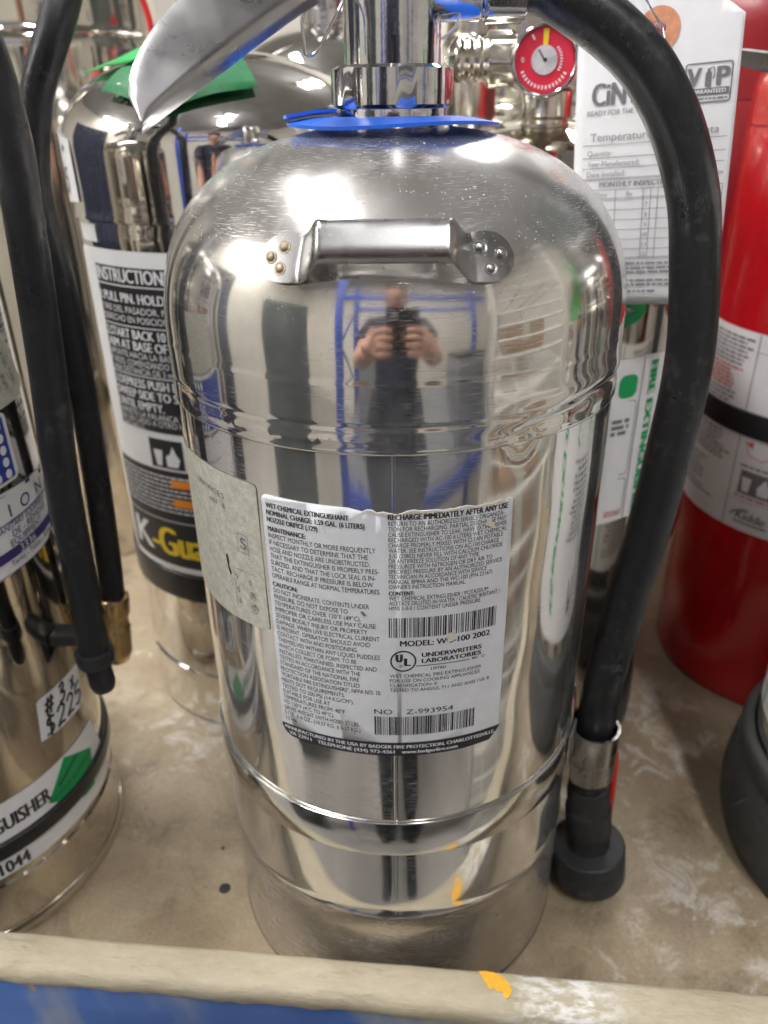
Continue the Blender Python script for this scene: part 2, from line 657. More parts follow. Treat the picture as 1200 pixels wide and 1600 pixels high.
M['ink_grey'] = plain('grey_ink', (0.16, 0.16, 0.17), 0.6)
M['ink_pale'] = plain('pale_grey_ink', (0.30, 0.30, 0.31), 0.6)
M['ink_lilac'] = plain('purple_ink', (0.045, 0.03, 0.17), 0.5)
M['ink_blue'] = plain('blue_ink', (0.02, 0.05, 0.33), 0.5)
M['ink_green'] = plain('green_ink', (0.0, 0.32, 0.09), 0.5)
M['ink_red'] = plain('red_ink', (0.55, 0.10, 0.09), 0.5)
M['ink_white'] = plain('white_ink', (0.74, 0.74, 0.75), 0.5)
M['ink_yellow'] = plain('yellow_ink', (0.85, 0.60, 0.03), 0.45)
M['ink_orange'] = plain('orange_ink', (0.80, 0.27, 0.03), 0.45)
M['red_paint'] = plain('red_gloss_paint', (0.50, 0.006, 0.012), 0.22, 0, 0.06, 30, 0.02, coat=0.6, coat_rough=0.08)
M['red_dark'] = plain('dark_red_paint', (0.22, 0.008, 0.012), 0.3, 0, 0.1, 30)
M['red_plastic'] = plain('red_plastic', (0.60, 0.02, 0.02), 0.35)
M['alu'] = plain('spun_aluminium', (0.80, 0.80, 0.81), 0.45, 1.0, 0.1, 400)
M['gauge_red'] = plain('gauge_red', (0.62, 0.02, 0.05), 0.4)
M['orange_paper'] = plain('eyelet_paper', (0.62, 0.27, 0.15), 0.7, 0, 0.15, 300)
M['rust'] = plain('rusty_weld', (0.40, 0.34, 0.24), 0.5, 0.6, 0.35, 600, 0.2)
m, nt, b = nmat('clear_glass')
setin(b, base=(1, 1, 1), rough=0.02, trans=1.0, ior=1.2)
M['glass'] = m
m, nt, b = nmat('lamp_diffuser')
setin(b, base=(0.9, 0.9, 0.9), emit=(1.0, 0.985, 0.985), estr=LAMP_STRENGTH)
M['lamp'] = m


def tray_material():
    m, nt, b = nmat('worn_tray_paint')
    o = coords(nt)
    n1 = noise(nt, o, 11, 6, 0.62, 0.4)
    n2 = noise(nt, coords(nt, 'Object', (1, 1, 1), 0.4, (3, 1, 0)), 30, 8, 0.70, 0.8)
    c = ramp(nt, n1, [(0.30, (0.225, 0.168, 0.102)), (0.48, (0.335, 0.266, 0.172)), (0.66, (0.46, 0.385, 0.27))])
    c = mixc(nt, ramp(nt, n2, [(0.47, 0.0), (0.68, 0.7)]), c, (0.32, 0.255, 0.19))
    c = mixc(nt, ramp(nt, noise(nt, coords(nt, 'Object', (1, 1, 1), 0, (9, 2, 0)), 24, 9, 0.76, 0.6), [(0.52, 0.0), (0.66, 0.75)]), c, (0.165, 0.122, 0.08))
    # chalky white wear: ragged clouds and thin veins, in the places where cylinders were dragged
    geo = nt.nodes.new('ShaderNodeTexCoord')
    pt = None
    for (cx, cy, rr) in ((0.185, 0.10, 0.085), (0.165, -0.030, 0.055), (-0.140, 0.105, 0.060), (0.10, 0.04, 0.05), (0.20, -0.075, 0.04)):
        dn = nt.nodes.new('ShaderNodeVectorMath')
        dn.operation = 'DISTANCE'
        nt.links.new(geo.outputs['Object'], dn.inputs[0])
        dn.inputs[1].default_value = (cx, cy, 0)
        mr_ = nt.nodes.new('ShaderNodeMapRange')
        mr_.inputs[1].default_value = rr
        mr_.inputs[2].default_value = rr * 0.3
        nt.links.new(dn.outputs['Value'], mr_.inputs[0])
        pt = mr_.outputs[0] if pt is None else mathn(nt, 'MAXIMUM', pt, mr_.outputs[0])
    cl = noise(nt, coords(nt, 'Object', (1, 1, 1), 0.2, (5, 8, 0)), 38, 10, 0.74, 0.9)
    cl = ramp(nt, mathn(nt, 'ADD', cl, mathn(nt, 'MULTIPLY', pt, 0.14)), [(0.60, 0.0), (0.72, 0.65)])
    c = mixc(nt, cl, c, (0.70, 0.66, 0.60))
    sp = ramp(nt, noise(nt, coords(nt, 'Object', (1, 1, 1), 0, (11, 4, 0)), 170, 4, 0.6), [(0.68, 0.0), (0.73, 1.0)])
    c = mixc(nt, mathn(nt, 'MULTIPLY', sp, 0.8), c, (0.10, 0.075, 0.05))
    gr = ramp(nt, noise(nt, o, 520, 5, 0.75), [(0.3, 0.74), (0.7, 1.16)])
    c = mixc(nt, 1.0, c, gr, 'MULTIPLY')
    nt.links.new(c, b.inputs['Base Color'])
    nt.links.new(ramp(nt, n2, [(0.3, 0.38), (0.7, 0.68)]), b.inputs['Roughness'])
    bump(nt, b, mathn(nt, 'ADD', n2, noise(nt, o, 260, 5)), 0.45, 0.0014)
    return m


def board_material():
    m, nt, b = nmat('board_cream_paint')
    o = coords(nt)
    n1 = noise(nt, coords(nt, 'Object', (0.6, 1.4, 1.4)), 85, 9, 0.74, 0.4)
    c = ramp(nt, n1, [(0.30, (0.385, 0.330, 0.225)), (0.50, (0.435, 0.380, 0.270)), (0.70, (0.50, 0.45, 0.34))])
    # bare white primer and yellow paint: worn patches with their own outline (object coordinates)
    sep = nt.nodes.new('ShaderNodeSeparateXYZ')
    nt.links.new(o, sep.inputs[0])
    wn = noise(nt, coords(nt, 'Object', (0.6, 1.4, 1.4), 0, (2, 5, 0)), 190, 6, 0.7)

    def window(x0, x1, s):
        a = nt.nodes.new('ShaderNodeMapRange'); a.inputs[1].default_value = x0 - s; a.inputs[2].default_value = x0 + s
        nt.links.new(sep.outputs[0], a.inputs[0])
        d = nt.nodes.new('ShaderNodeMapRange'); d.inputs[1].default_value = x1 + s; d.inputs[2].default_value = x1 - s
        nt.links.new(sep.outputs[0], d.inputs[0])
        return mathn(nt, 'MULTIPLY', a.outputs[0], d.outputs[0])
    white = mathn(nt, 'MULTIPLY', window(0.052, 0.094, 0.012), ramp(nt, wn, [(0.43, 0.0), (0.58, 0.9)]))
    c = mixc(nt, white, c, (0.78, 0.77, 0.74))
    grime_shade = ramp(nt, noise(nt, coords(nt, 'Object', (0.5, 2.5, 2.5), 0, (1, 9, 0)), 110, 6, 0.7), [(0.57, 0.0), (0.70, 0.6)])
    c = mixc(nt, grime_shade, c, (0.27, 0.21, 0.14))
    ck = noise(nt, coords(nt, 'Object', (0.35, 1.6, 1.6), 0.15, (3, 3, 0)), 120, 5, 0.6, 1.2)
    ck = mathn(nt, 'ABSOLUTE', mathn(nt, 'SUBTRACT', ck, 0.5))
    crack = mathn(nt, 'MULTIPLY', ramp(nt, ck, [(0.0, 1.0), (0.020, 0.0)]), ramp(nt, noise(nt, o, 30, 3), [(0.52, 0.0), (0.66, 1.0)]))
    c = mixc(nt, mathn(nt, 'MULTIPLY', crack, 0.10), c, (0.30, 0.25, 0.18))
    nt.links.new(c, b.inputs['Base Color'])
    setin(b, rough=0.5)
    bump(nt, b, mathn(nt, 'SUBTRACT', mathn(nt, 'ADD', mathn(nt, 'MULTIPLY', n1, 0.5), mathn(nt, 'MULTIPLY', wn, 0.6)), mathn(nt, 'MULTIPLY', crack, 0.12)), 0.8, 0.0018)
    return m


def blue_face_material():
    m, nt, b = nmat('board_blue_paint')
    o = coords(nt)
    n1 = noise(nt, coords(nt, 'Object', (0.7, 1, 2)), 18, 6, 0.65)
    c = ramp(nt, n1, [(0.3, (0.045, 0.11, 0.33)), (0.7, (0.08, 0.17, 0.45))])
    n2 = noise(nt, coords(nt, 'Object', (1, 1, 0.35), 0, (5, 0, 0)), 11, 4, 0.55)
    c = mixc(nt, ramp(nt, n2, [(0.54, 0.0), (0.64, 0.85)]), c, (0.36, 0.37, 0.32))
    sc_ = ramp(nt, noise(nt, coords(nt, 'Object', (1, 1, 9), 0.3), 60, 5, 0.7), [(0.68, 0.0), (0.72, 1.0)])
    c = mixc(nt, sc_, c, (0.02, 0.03, 0.09))
    nt.links.new(c, b.inputs['Base Color'])
    setin(b, rough=0.42)
    bump(nt, b, n1, 0.3, 0.001)
    return m


M['tray'] = tray_material()
M['board'] = board_material()
M['board_blue'] = blue_face_material()
M['wall'] = plain('cream_wall_paint', (0.75, 0.715, 0.635), 0.8, 0, 0.06, 3)
M['ceiling'] = plain('white_ceiling', (0.42, 0.42, 0.42), 0.85, 0, 0.12, 2)
M['concrete'] = plain('concrete_floor', (0.36, 0.34, 0.31), 0.6, 0, 0.2, 3)
M['rack_blue'] = plain('blue_rack_paint', (0.02, 0.07, 0.42), 0.4, 0, 0.1, 20)
M['wire'] = plain('wire_shelf_zinc', (0.60, 0.58, 0.52), 0.4, 0.3)
M['carton'] = plain('brown_cardboard', (0.30, 0.20, 0.12), 0.8, 0, 0.15, 14)
M['dark_shelf'] = plain('dark_green_cabinet', (0.035, 0.045, 0.042), 0.5, 0, 0.3, 8)
M['grey_bin'] = plain('grey_bin', (0.24, 0.25, 0.26), 0.5, 0, 0.1, 10)
M['skin'] = plain('skin', (0.50, 0.27, 0.19), 0.5, 0, 0.1, 30)
M['navy'] = plain('navy_cloth', (0.012, 0.016, 0.035), 0.85, 0, 0.2, 60)
M['trousers'] = plain('dark_trousers', (0.018, 0.02, 0.028), 0.85, 0, 0.2, 60)
M['hair'] = plain('dark_hair', (0.03, 0.02, 0.015), 0.6)
M['phone'] = plain('phone_glass', (0.012, 0.012, 0.014), 0.1)

# ------------------------------------------------------------------ ceiling lamps (the place's own light)
GZ = -0.95       # shop floor below the tray
CZ = 2.15        # ceiling


def ceiling_lamp(x, y, lx, ly, label):
    r = empty('ceiling_light', (x, y, CZ - 0.08), 0, label, 'light', 'strip lights under the ceiling')
    box('housing', -lx / 2 - 0.02, lx / 2 + 0.02, -ly / 2 - 0.02, ly / 2 + 0.02, 0.0, 0.075, M['ceiling'], r, 0.008)
    box('diffuser', -lx / 2, lx / 2, -ly / 2, ly / 2, -0.03, -0.002, M['lamp'], r, 0.008)
    return r


ceiling_lamp(-0.70, 0.05, 0.16, 1.4, 'strip light on the ceiling mirrored as the brightest spot on the steel dome')
ceiling_lamp(0.75, 2.1, 0.16, 1.3, 'strip light on the ceiling behind the rows of extinguishers')
ceiling_lamp(-2.75, -0.5, 0.16, 1.3, 'strip light on the ceiling near the left wall')
ceiling_lamp(0.35, -1.55, 0.12, 1.1, 'strip light on the ceiling above and behind the photographer')

# ------------------------------------------------------------------ the room the steel mirrors
def struct(name, x0, x1, y0, y1, z0, z1, mat):
    return tagit(box(name, x0, x1, y0, y1, z0, z1, mat), kind='structure')


struct('floor', -3.0, 3.0, -3.2, 3.4, GZ - 0.1, GZ, M['concrete'])
struct('ceiling', -3.0, 3.0, -3.2, 3.4, CZ, CZ + 0.1, M['ceiling'])
struct('wall_rear', -3.0, 3.0, -3.3, -3.2, GZ, CZ, M['wall'])
struct('wall_far', -3.0, 3.0, 3.4, 3.5, GZ, CZ, M['wall'])
struct('wall_left', -3.1, -3.0, -3.2, 3.4, GZ, CZ, M['wall'])
struct('wall_right', 3.0, 3.1, -3.2, 3.4, GZ, CZ, M['wall'])

# ------------------------------------------------------------------ tray
BANG = math.radians(-5.65)
tray = empty('wooden_tray', (0, 0, 0), 0, 'worn beige painted wooden tray that holds all the extinguishers', 'tray')


def circ(cx, cy, r, n=16):
    return [(cx + r * math.cos(2 * PI * i / n), cy + r * math.sin(2 * PI * i / n)) for i in range(n)]


holes = [(-0.0997, -0.0206, 0.0034), (-0.1057, 0.0068, 0.0013)]
bl = lambda x: -0.0955 + math.tan(BANG) * x
fl_poly = [(-0.62, bl(-0.62)), (0.6, bl(0.6)), (0.6, 0.85), (-0.62, 0.85)]
polysheet('floor_board', fl_poly, lambda u, v, l: (u, v, 0.0), M['tray'], tray, 0, 0.05, None,
          [circ(x, y, r)[::-1] for x, y, r in holes])
for x, y, r in holes:
    lathe('drill_hole', [(r * 0.3, -0.012), (r, -0.012), (r, 0.0)], M['black_plastic'], tray, 16).location = (x, y, 0)
fb = empty('front_board', (0, 0, 0))
bpy.data.objects.remove(fb)
# front board: cream cap with an uneven rounded edge, blue face under it
V, Fc = [], []
ns = 240
prof = [(0.0, 0.0), (0.0, 0.0440), (0.0006, 0.0456), (0.0022, 0.0462), (0.0060, 0.0464), (0.0100, 0.0463), (0.0140, 0.0460), (0.0165, 0.0450),
        (0.0182, 0.0430), (0.0190, 0.0405), (0.0190, 0.0385), (0.0186, 0.0372), (0.0170, 0.0368), (0.0170, 0.02)]
rnd = random.Random(3)
for i in range(ns + 1):
    x = -0.62 + 1.22 * i / ns
    wv = 0.00035 * math.sin(x * 61) + 0.0003 * math.sin(x * 143 + 1)
    for j, (d, z) in enumerate(prof):
        jag = rnd.uniform(-0.00035, 0.00035) if 6 <= j <= 12 else rnd.uniform(-0.00006, 0.00006)
        V.append((x, -d - (wv if j > 6 else 0) + jag, z + (rnd.uniform(-0.0004, 0.0004) if 9 <= j <= 12 else 0) + (wv * 0.5 if j > 1 else 0)))
m_ = len(prof)
for i in range(ns):
    for j in range(m_ - 1):
        Fc.append((i * m_ + j, (i + 1) * m_ + j, (i + 1) * m_ + j + 1, i * m_ + j + 1))
cap = mesh('front_board', V, Fc, M['board'], tray, True, None, 50)
cap.location = (0, -0.0948, 0)
cap.rotation_euler = (0, 0, BANG)
ym = [(0.0345, 0.0462), (0.0372, 0.0463), (0.0420, 0.0464), (0.0455, 0.0464), (0.0492, 0.0464), (0.0515, 0.0464)]
yl = [(0.0352, -0.0012), (0.0385, -0.0008), (0.0425, -0.0013), (0.0462, -0.0030), (0.0490, -0.0058), (0.0500, -0.0090), (0.0485, -0.0118), (0.0470, -0.0128), (0.0458, -0.0112), (0.0462, -0.0095),
      (0.0440, -0.0098), (0.0418, -0.0082), (0.0400, -0.0090), (0.0388, -0.0066), (0.0372, -0.0050), (0.0366, -0.0032)]
M['yellow_paint'] = plain('yellow_paint', (0.80, 0.42, 0.03), 0.5, 0, 0.12, 400, 0.4)
polysheet('yellow_paint_mark', yl, lambda a_, b_, l: (a_, b_, 0.0462 + l), M['yellow_paint'], cap, 0.0008, 0.003)
bf = box('blue_front_face', -0.62, 0.60, -0.0178, -0.002, -0.16, 0.0376, M['board_blue'], cap, 0.001)
# cart under the tray
box('tray_underside', -0.62, 0.6, -0.02, 0.85, -0.10, -0.014, M['board_blue'], tray, 0.003)


# ------------------------------------------------------------------ extinguisher pieces
def dome(Rc, z0, h, p, rtop, n=46):
    out = []
    for i in range(n + 1):
        t = (i / n)
        ang = t * PI / 2
        # superellipse by angle
        c, s = math.cos(ang), math.sin(ang)
        k = (abs(c) ** p + abs(s) ** p) ** (-1 / p)
        r, z = Rc * k * c, z0 + h * k * s
        if r < rtop: break
        out.append((r, z))
    out.append((rtop, out[-1][1] + 0.0004))
    return out


def deg(a, R):
    return math.radians(a) * R


GROUP_EXT = 'fire extinguishers standing on the tray'

# ================================================================== MAIN extinguisher
E1 = empty('fire_extinguisher', (0, 0, 0), 0,
           'big mirror-polished steel extinguisher in the centre with blue collar and printed instruction label', 'fire extinguisher', GROUP_EXT)
RB = 0.0889
RCAP = 0.0897
DZ0, DH, DP = 0.322, 0.069, 2.45


def gz(x, s):
    return math.exp(-(x / s) ** 2)


def disp_main(t, z):
    a = math.degrees(t)
    if a > 180: a -= 360
    d = 0.0
    # vertical weld on the body
    if z < 0.2985:
        d += 0.00010 * gz(a + 1.3, 0.35) - 0.00003 * gz(a + 1.3, 1.2)
    # soft waviness
    d += 0.00010 * math.sin(3 * t + 9 * z * 10) * gz(z - 0.2, 0.08) + 0.00007 * math.sin(5 * t - 130 * z)
    # dented cap edge on the right: a long crease with a kink
    if 0.285 < z < 0.335:
        zc = 0.3015 + 0.0055 * min(1, max(0, (a - 20) / 30)) - 0.0012 * min(1, max(0, (a - 50) / 30))
        m = 1 / (1 + math.exp(-(a - 24) / 2.5)) / (1 + math.exp((a - 78) / 3))
        d -= 0.0011 * m * gz(z - zc, 0.0022)
        d += 0.0005 * m * gz(z - zc - 0.005, 0.003)
        d -= 0.0016 * gz(a - 27, 3.0) * gz(z - 0.2995, 0.0028)
        d -= 0.0007 * gz(a - 45, 5.0) * gz(z - 0.303, 0.003)
        # small wrinkles left of centre
        m2 = 1 / (1 + math.exp(-(a + 52) / 2)) / (1 + math.exp((a + 6) / 2))
        d += m2 * 0.00035 * gz(z - 0.3028, 0.0012) * (0.6 + 0.4 * math.sin(a * 2.9) * math.sin(a * 0.9))
        d -= 0.00022 * gz(z - 0.3075, 0.0006)
        d -= 0.0009 * gz(a + 58, 5) * gz(z - 0.304, 0.004)
    return d


angs = sorted(set([round(2 * PI * i / 300, 6) for i in range(300)] + [round((math.radians(x) % (2 * PI)), 6) for x in
                  [-1.3 + k * 0.14 for k in range(-9, 10)]]))
prof = [(0.084, 0.0), (0.0872, 0.0), (0.0886, 0.0012), (0.0887, 0.003)]
prof += [(0.0887, z) for z in (0.015, 0.03, 0.045, 0.06)]
prof += [(0.0887, 0.0690), (0.0891, 0.0697), (0.0893, 0.0704), (0.0890, 0.0711), (0.0887, 0.0718), (0.0888, 0.076)]
prof += [(RB, 0.08 + i * 0.006) for i in range(36)]
prof += [(RB, 0.2965), (RB, 0.2978), (0.0892, 0.2980), (0.0897, 0.2984), (0.0899, 0.2990)]
prof += [(RCAP + 0.0001, 0.2996 + i * 0.0007) for i in range(32)]
prof += dome(RCAP, DZ0, DH, DP, 0.0215, 64)[0:]
body = lathe('cylinder_body', prof, M['steel_main'], E1, angs=angs, disp=disp_main, sharp=40)

lathe('contact_shade_ring', rprof([(0.0850, 0.0002), (0.0890, 0.0002), (0.0890, 0.0008), (0.0886, 0.0012)], 0.0002, 2), M['grime_shade'], E1, 160)  # added thin ring, its dark colour stands in for the contact shadow
# hose band round the lower body
bandp = rprof([(0.0893, 0.1132), (0.0903, 0.1132), (0.0906, 0.1228), (0.0903, 0.1322), (0.0893, 0.1322)], 0.0004, 2)
bandp = [(0.0890, 0.1134)] + bandp + [(0.0890, 0.1320)]
band = lathe('hose_band', bandp, M['band'], E1, 200, sharp=40)
# clip of the band that grips the hose
HX, HY = 0.0992, -0.0200
V, Fc = [], []
pth = []
az = math.atan2(HX, -HY)
base_dir = Vector((math.sin(az), -math.cos(az), 0))
tan_dir = Vector((math.cos(az), math.sin(az), 0))
for k in range(6):
    tt = -0.026 + 0.014 * k / 5
    a2 = az + tt / 0.0906
    pth.append(Vector((0.0909 * math.sin(a2), -0.0909 * math.cos(a2), 0)))
cc = Vector((HX, HY, 0))
for k in range(25):
    a2 = math.radians(-150 + 300 * k / 24)
    pth.append(cc + 0.0119 * (base_dir * math.cos(a2) + tan_dir * math.sin(a2)))
for k in range(6):
    tt = 0.012 + 0.014 * k / 5
    a2 = az + tt / 0.0906
    pth.append(Vector((0.0909 * math.sin(a2), -0.0909 * math.cos(a2), 0)))
npth = len(pth)
for i, q in enumerate(pth):
    t = (pth[min(i + 1, npth - 1)] - pth[max(i - 1, 0)]).normalized()
    nn = Vector((t.y, -t.x, 0))
    loop = 1 if 6 <= i < 31 else 0
    zlo, zhi = (0.0885, 0.1195) if loop else (0.1125, 0.1330)
    if i in (6, 30): zlo, zhi = 0.098, 0.1235
    if i in (7, 29): zlo, zhi = 0.091, 0.1205
    for off in (0, 0.0011):
        for zz in (zlo, zhi):
            V.append(q + nn * off + Vector((0, 0, zz)))
for i in range(npth - 1):
    a, b_ = i * 4, (i + 1) * 4
    Fc += [(a, b_, b_ + 1, a + 1), (a + 2, a + 3, b_ + 3, b_ + 2), (a, a + 2, b_ + 2, b_), (a + 1, b_ + 1, b_ + 3, a + 3)]
Fc += [(0, 1, 3, 2), ((npth - 1) * 4, (npth - 1) * 4 + 2, (npth - 1) * 4 + 3, (npth - 1) * 4 + 1)]
mesh('hose_clip', V, Fc, M['satin'], band, True, None, 35)

# carrying bracket on the dome
ZC = 0.3565


def dome_r(z):
    s = max(0.0, (z - DZ0) / DH)
    return RCAP * max(0.0, 1 - s ** DP) ** (1 / DP)


rc = dome_r(ZC)
drdz = (dome_r(ZC + 0.0005) - dome_r(ZC - 0.0005)) / 0.001
mer = Vector((drdz, 1.0)).normalized()      # (radial, z) along the meridian, upward
nor = Vector((mer.y, -mer.x))               # outward
A0 = math.radians(-2.6)
n0 = Vector((math.sin(A0), -math.cos(A0), 0))
t0 = Vector((math.cos(A0), math.sin(A0), 0))


def brk(t, wv, lift):
    """t along the strap, wv along the meridian, lift above the surface path"""
    at = abs(t)
    # surface following point
    a = math.asin(max(-0.9, min(0.9, t / rc)))
    rad = rc + mer.x * wv - 0.5 * 6.0 * wv * wv
    z = ZC + mer.y * wv
    dirv = Vector((math.sin(A0 + a), -math.cos(A0 + a), 0))
    S = dirv * (rad + 0.0004) + Vector((0, 0, z))
    Nn = dirv * nor.x + Vector((0, 0, nor.y))
    # straight raised strap
    Cc = n0 * (rc + mer.x * wv + 0.0090) + t0 * t + Vector((0, 0, z + 0.0105 * nor.y / nor.x * 0.8 + 0.0030))
    Nc = n0 * nor.x + Vector((0, 0, nor.y))
    k = min(1, max(0, (at - 0.0180) / 0.0070))
    k = k * k * (3 - 2 * k)
    P = Cc * (1 - k) + S * k
    Nn = (Nc * (1 - k) + Nn * k).normalized()
    return P + Nn * lift, Nn


V, Fc = [], []
NT, NW = 97, 13
TE = 0.0370
for side in (1, 0):
    for i in range(NT):
        t = -TE + 2 * TE * i / (NT - 1)
        at = abs(t)
        ct = TE - 0.0076
        if at > ct:
            hw = math.sqrt(max(0.0, 0.0076 ** 2 - (at - ct) ** 2))
            hw = max(hw, 0.0004)
        else:
            q = min(1, max(0, (ct - at) / 0.013))
            hw = 0.0076 + (0.0060 - 0.0076) * q * q * (3 - 2 * q)
        for j in range(NW):
            f = -1 + 2 * j / (NW - 1)
            mid = min(1, max(0, (0.026 - at) / 0.010))
            lift = 0.0014 * side - mid * 0.0026 * abs(f) ** 5
            p, n_ = brk(t, f * hw, lift)
            V.append(p)
K = NT * NW
for i in range(NT - 1):
    for j in range(NW - 1):
        a = i * NW + j
        Fc.append((a, a + NW, a + NW + 1, a + 1))
        Fc.append((K + a, K + a + 1, K + a + NW + 1, K + a + NW))
for i in range(NT - 1):
    a = i * NW
    Fc.append((a, K + a, K + a + NW, a + NW))
    a = i * NW + NW - 1
    Fc.append((a, a + NW, K + a + NW, K + a))
for j in range(NW - 1):
    Fc.append((j, j + 1, K + j + 1, K + j))
    a = (NT - 1) * NW + j
    Fc.append((a, K + a, K + a + 1, a + 1))
brac = mesh('carry_bracket', V, Fc, M['satin'], E1, True, None, 45)
for sgn in (-1, 1):
    for (dt, dw) in ((0.0300, 0.0030), (0.0303, -0.0034), (0.0336, -0.0002)) if sgn < 0 else ((0.0275, 0.0028), (0.0295, -0.0036), (0.0332, 0.0006)):
        p, n_ = brk(sgn * dt, dw, 0.0012)
        lathe('spot_weld', [(0.0021, 0.0), (0.0020, 0.0004), (0.0014, 0.0003), (0.0011, 0.0009), (0.0006, 0.0012)], M['rust'] if sgn < 0 else M['satin'],
              brac, 14, axis=(p, n_), sharp=60)

# blue collar: a split plastic washer
V, Fc = [], []
nseg = 90
for i in range(nseg + 1):
    t = i / nseg
    a = math.radians(-95 + 385 * t)
    lift = 0.0012 + 0.0026 * max(0, (t - 0.80) / 0.2) ** 1.2
    wob = 0.0006 * math.sin(3 * a)
    ro = 0.0392 + 0.0008 * math.sin(2 * a + 1) + (0.001 if t > 0.95 else 0)
    ri = 0.0212
    for th in (0, 0.0011):
        for rr in (ri, ri + 0.006, (ri + ro) / 2, ro):
            dz = -0.002 * ((rr - ri) / (ro - ri)) ** 2 + wob * (rr - ri) / (ro - ri)
            V.append((rr * math.sin(a), -rr * math.cos(a), 0.3912 + lift + dz + th))
for i in range(nseg):
    for k in range(3):
        a, b_ = i * 8 + k, (i + 1) * 8 + k
        Fc.append((a, a + 1, b_ + 1, b_))
        Fc.append((a + 4, b_ + 4, b_ + 5, a + 5))
    a, b_ = i * 8, (i + 1) * 8
    Fc.append((a + 3, a + 7, b_ + 7, b_ + 3))
    Fc.append((a, b_, b_ + 4, a + 4))
for e in (0, nseg * 8):
    Fc.append((e, e + 4, e + 5, e + 1)); Fc.append((e + 1, e + 5, e + 6, e + 2)); Fc.append((e + 2, e + 6, e + 7, e + 3))
mesh('blue_collar', V, Fc, M['blue_plastic'], E1, True, None, 40)

# valve
valve = lathe('valve_stem', rprof([(0.0150, 0.405), (0.0170, 0.4075), (0.0170, 0.436), (0.0178, 0.438), (0.0178, 0.462), (0.0150, 0.468), (0.006, 0.470)], 0.0012),
              M['chrome'], E1, 64)
lathe('neck_ring', rprof([(0.012, 0.3885), (0.0192, 0.3885), (0.0192, 0.3962), (0.0180, 0.3966)], 0.0006), M['chrome'], valve, 64)
hexprism('neck_nut', 0.0236, 0.3960, 0.4092, M['chrome'], valve, 0.0011, None, 6, math.radians(12), 1.075)
lathe('hose_outlet', rprof([(0.0085, 0.010), (0.0116, 0.010), (0.0116, 0.0300), (0.0102, 0.0305), (0.0102, 0.0335)], 0.0006), M['chrome'], valve, 40,
      axis=((0, 0, 0.4335), (1, 0, 0)))
hexprism('hose_coupling', 0.0132, 0.0315, 0.0455, M['chrome'], valve, 0.0008, ((0, 0, 0.4335), (1, 0, 0)), 6, 0.35)


def lever(name, pts, wl, wr, depth, mat, parent, roll=0.0, th=0.0014, ncs=17):
    """pressed plate swept along pts; wr = half width to the rolled (front) edge, wl to the plain edge"""
    Q = spline(pts, 8)
    n = len(Q)
    V, Fc = [], []

    def lerp(L, s):
        f = s * (len(L) - 1)
        k = min(int(f), len(L) - 2)
        return L[k] + (L[k + 1] - L[k]) * (f - k)
    for side in (0, 1):
        for i, q in enumerate(Q):
            s = i / (n - 1)
            t = (Q[min(i + 1, n - 1)] - Q[max(i - 1, 0)]).normalized()
            sd = t.cross(Vector((0, 0, 1))).normalized()
            up = sd.cross(t).normalized()
            cr, sr = math.cos(roll), math.sin(roll)
            sd, up = sd * cr + up * sr, up * cr - sd * sr
            a, b_ = lerp(wl, s), lerp(wr, s)
            for j in range(ncs):
                g = -1 + 2 * j / (ncs - 1)
                yy = -b_ + (g + 1) / 2 * (a + b_)
                zz = -depth * (min(1, max(0, (-g - 0.45) / 0.55)) ** 2.2) - 0.10 * depth * max(0, g) ** 4
                if g < -0.6: yy += 0.10 * b_ * ((-g - 0.6) / 0.4) ** 2
                V.append(q + sd * yy + up * (zz - th * side))
    K = n * ncs
    for i in range(n - 1):
        for j in range(ncs - 1):
            a = i * ncs + j
            Fc.append((a, a + 1, a + ncs + 1, a + ncs))
            Fc.append((K + a, K + a + ncs, K + a + ncs + 1, K + a + 1))
        a = i * ncs
        Fc.append((a, a + ncs, K + a + ncs, K + a))
        a = i * ncs + ncs - 1
        Fc.append((a, K + a, K + a + ncs, a + ncs))
    for j in range(ncs - 1):
        Fc.append((j, K + j, K + j + 1, j + 1))
        a = (n - 1) * ncs + j
        Fc.append((a, a + 1, K + a + 1, K + a))
    return mesh(name, V, Fc, mat, parent, True, None, 50)


NL = 40
lw, rw = [], []
for k in range(NL + 1):
    q = k / NL
    e = max(0, (q - 0.50) / 0.50)
    rw.append(0.0130)
    lw.append(-0.0122 + 0.0232 * max(0.0, 1 - e ** 2.6) ** 0.55)
lever('carry_handle', [(-0.006, 0.002, 0.4545), (-0.026, -0.018, 0.4405), (-0.044, -0.036, 0.4280), (-0.060, -0.052, 0.4160), (-0.0800, -0.0715, 0.4010)],
      lw, rw, 0.0050, M['lever'], valve, 0.75)
lever('squeeze_lever', [(-0.004, -0.003, 0.470), (-0.026, -0.024, 0.482), (-0.055, -0.053, 0.486), (-0.080, -0.078, 0.478)],
      [0.010, 0.012, 0.012, 0.005], [0.010, 0.012, 0.012, 0.005], 0.005, M['lever'], valve)
tube('seal_wire', [(-0.020, -0.020, 0.4315), (-0.0285, -0.022, 0.4240), (-0.0290, -0.0225, 0.4140), (-0.0283, -0.0222, 0.4115), (-0.0250, -0.021, 0.4130), (-0.0185, -0.017, 0.4230), (-0.0150, -0.010, 0.4300)],
     0.00055, M['chrome'], valve, 8, 6)
tube('pull_wire', [(0.017, -0.004, 0.417), (0.0215, -0.006, 0.4205), (0.0235, -0.006, 0.4270)], 0.0005, M['ink_white'], valve, 8, 6)

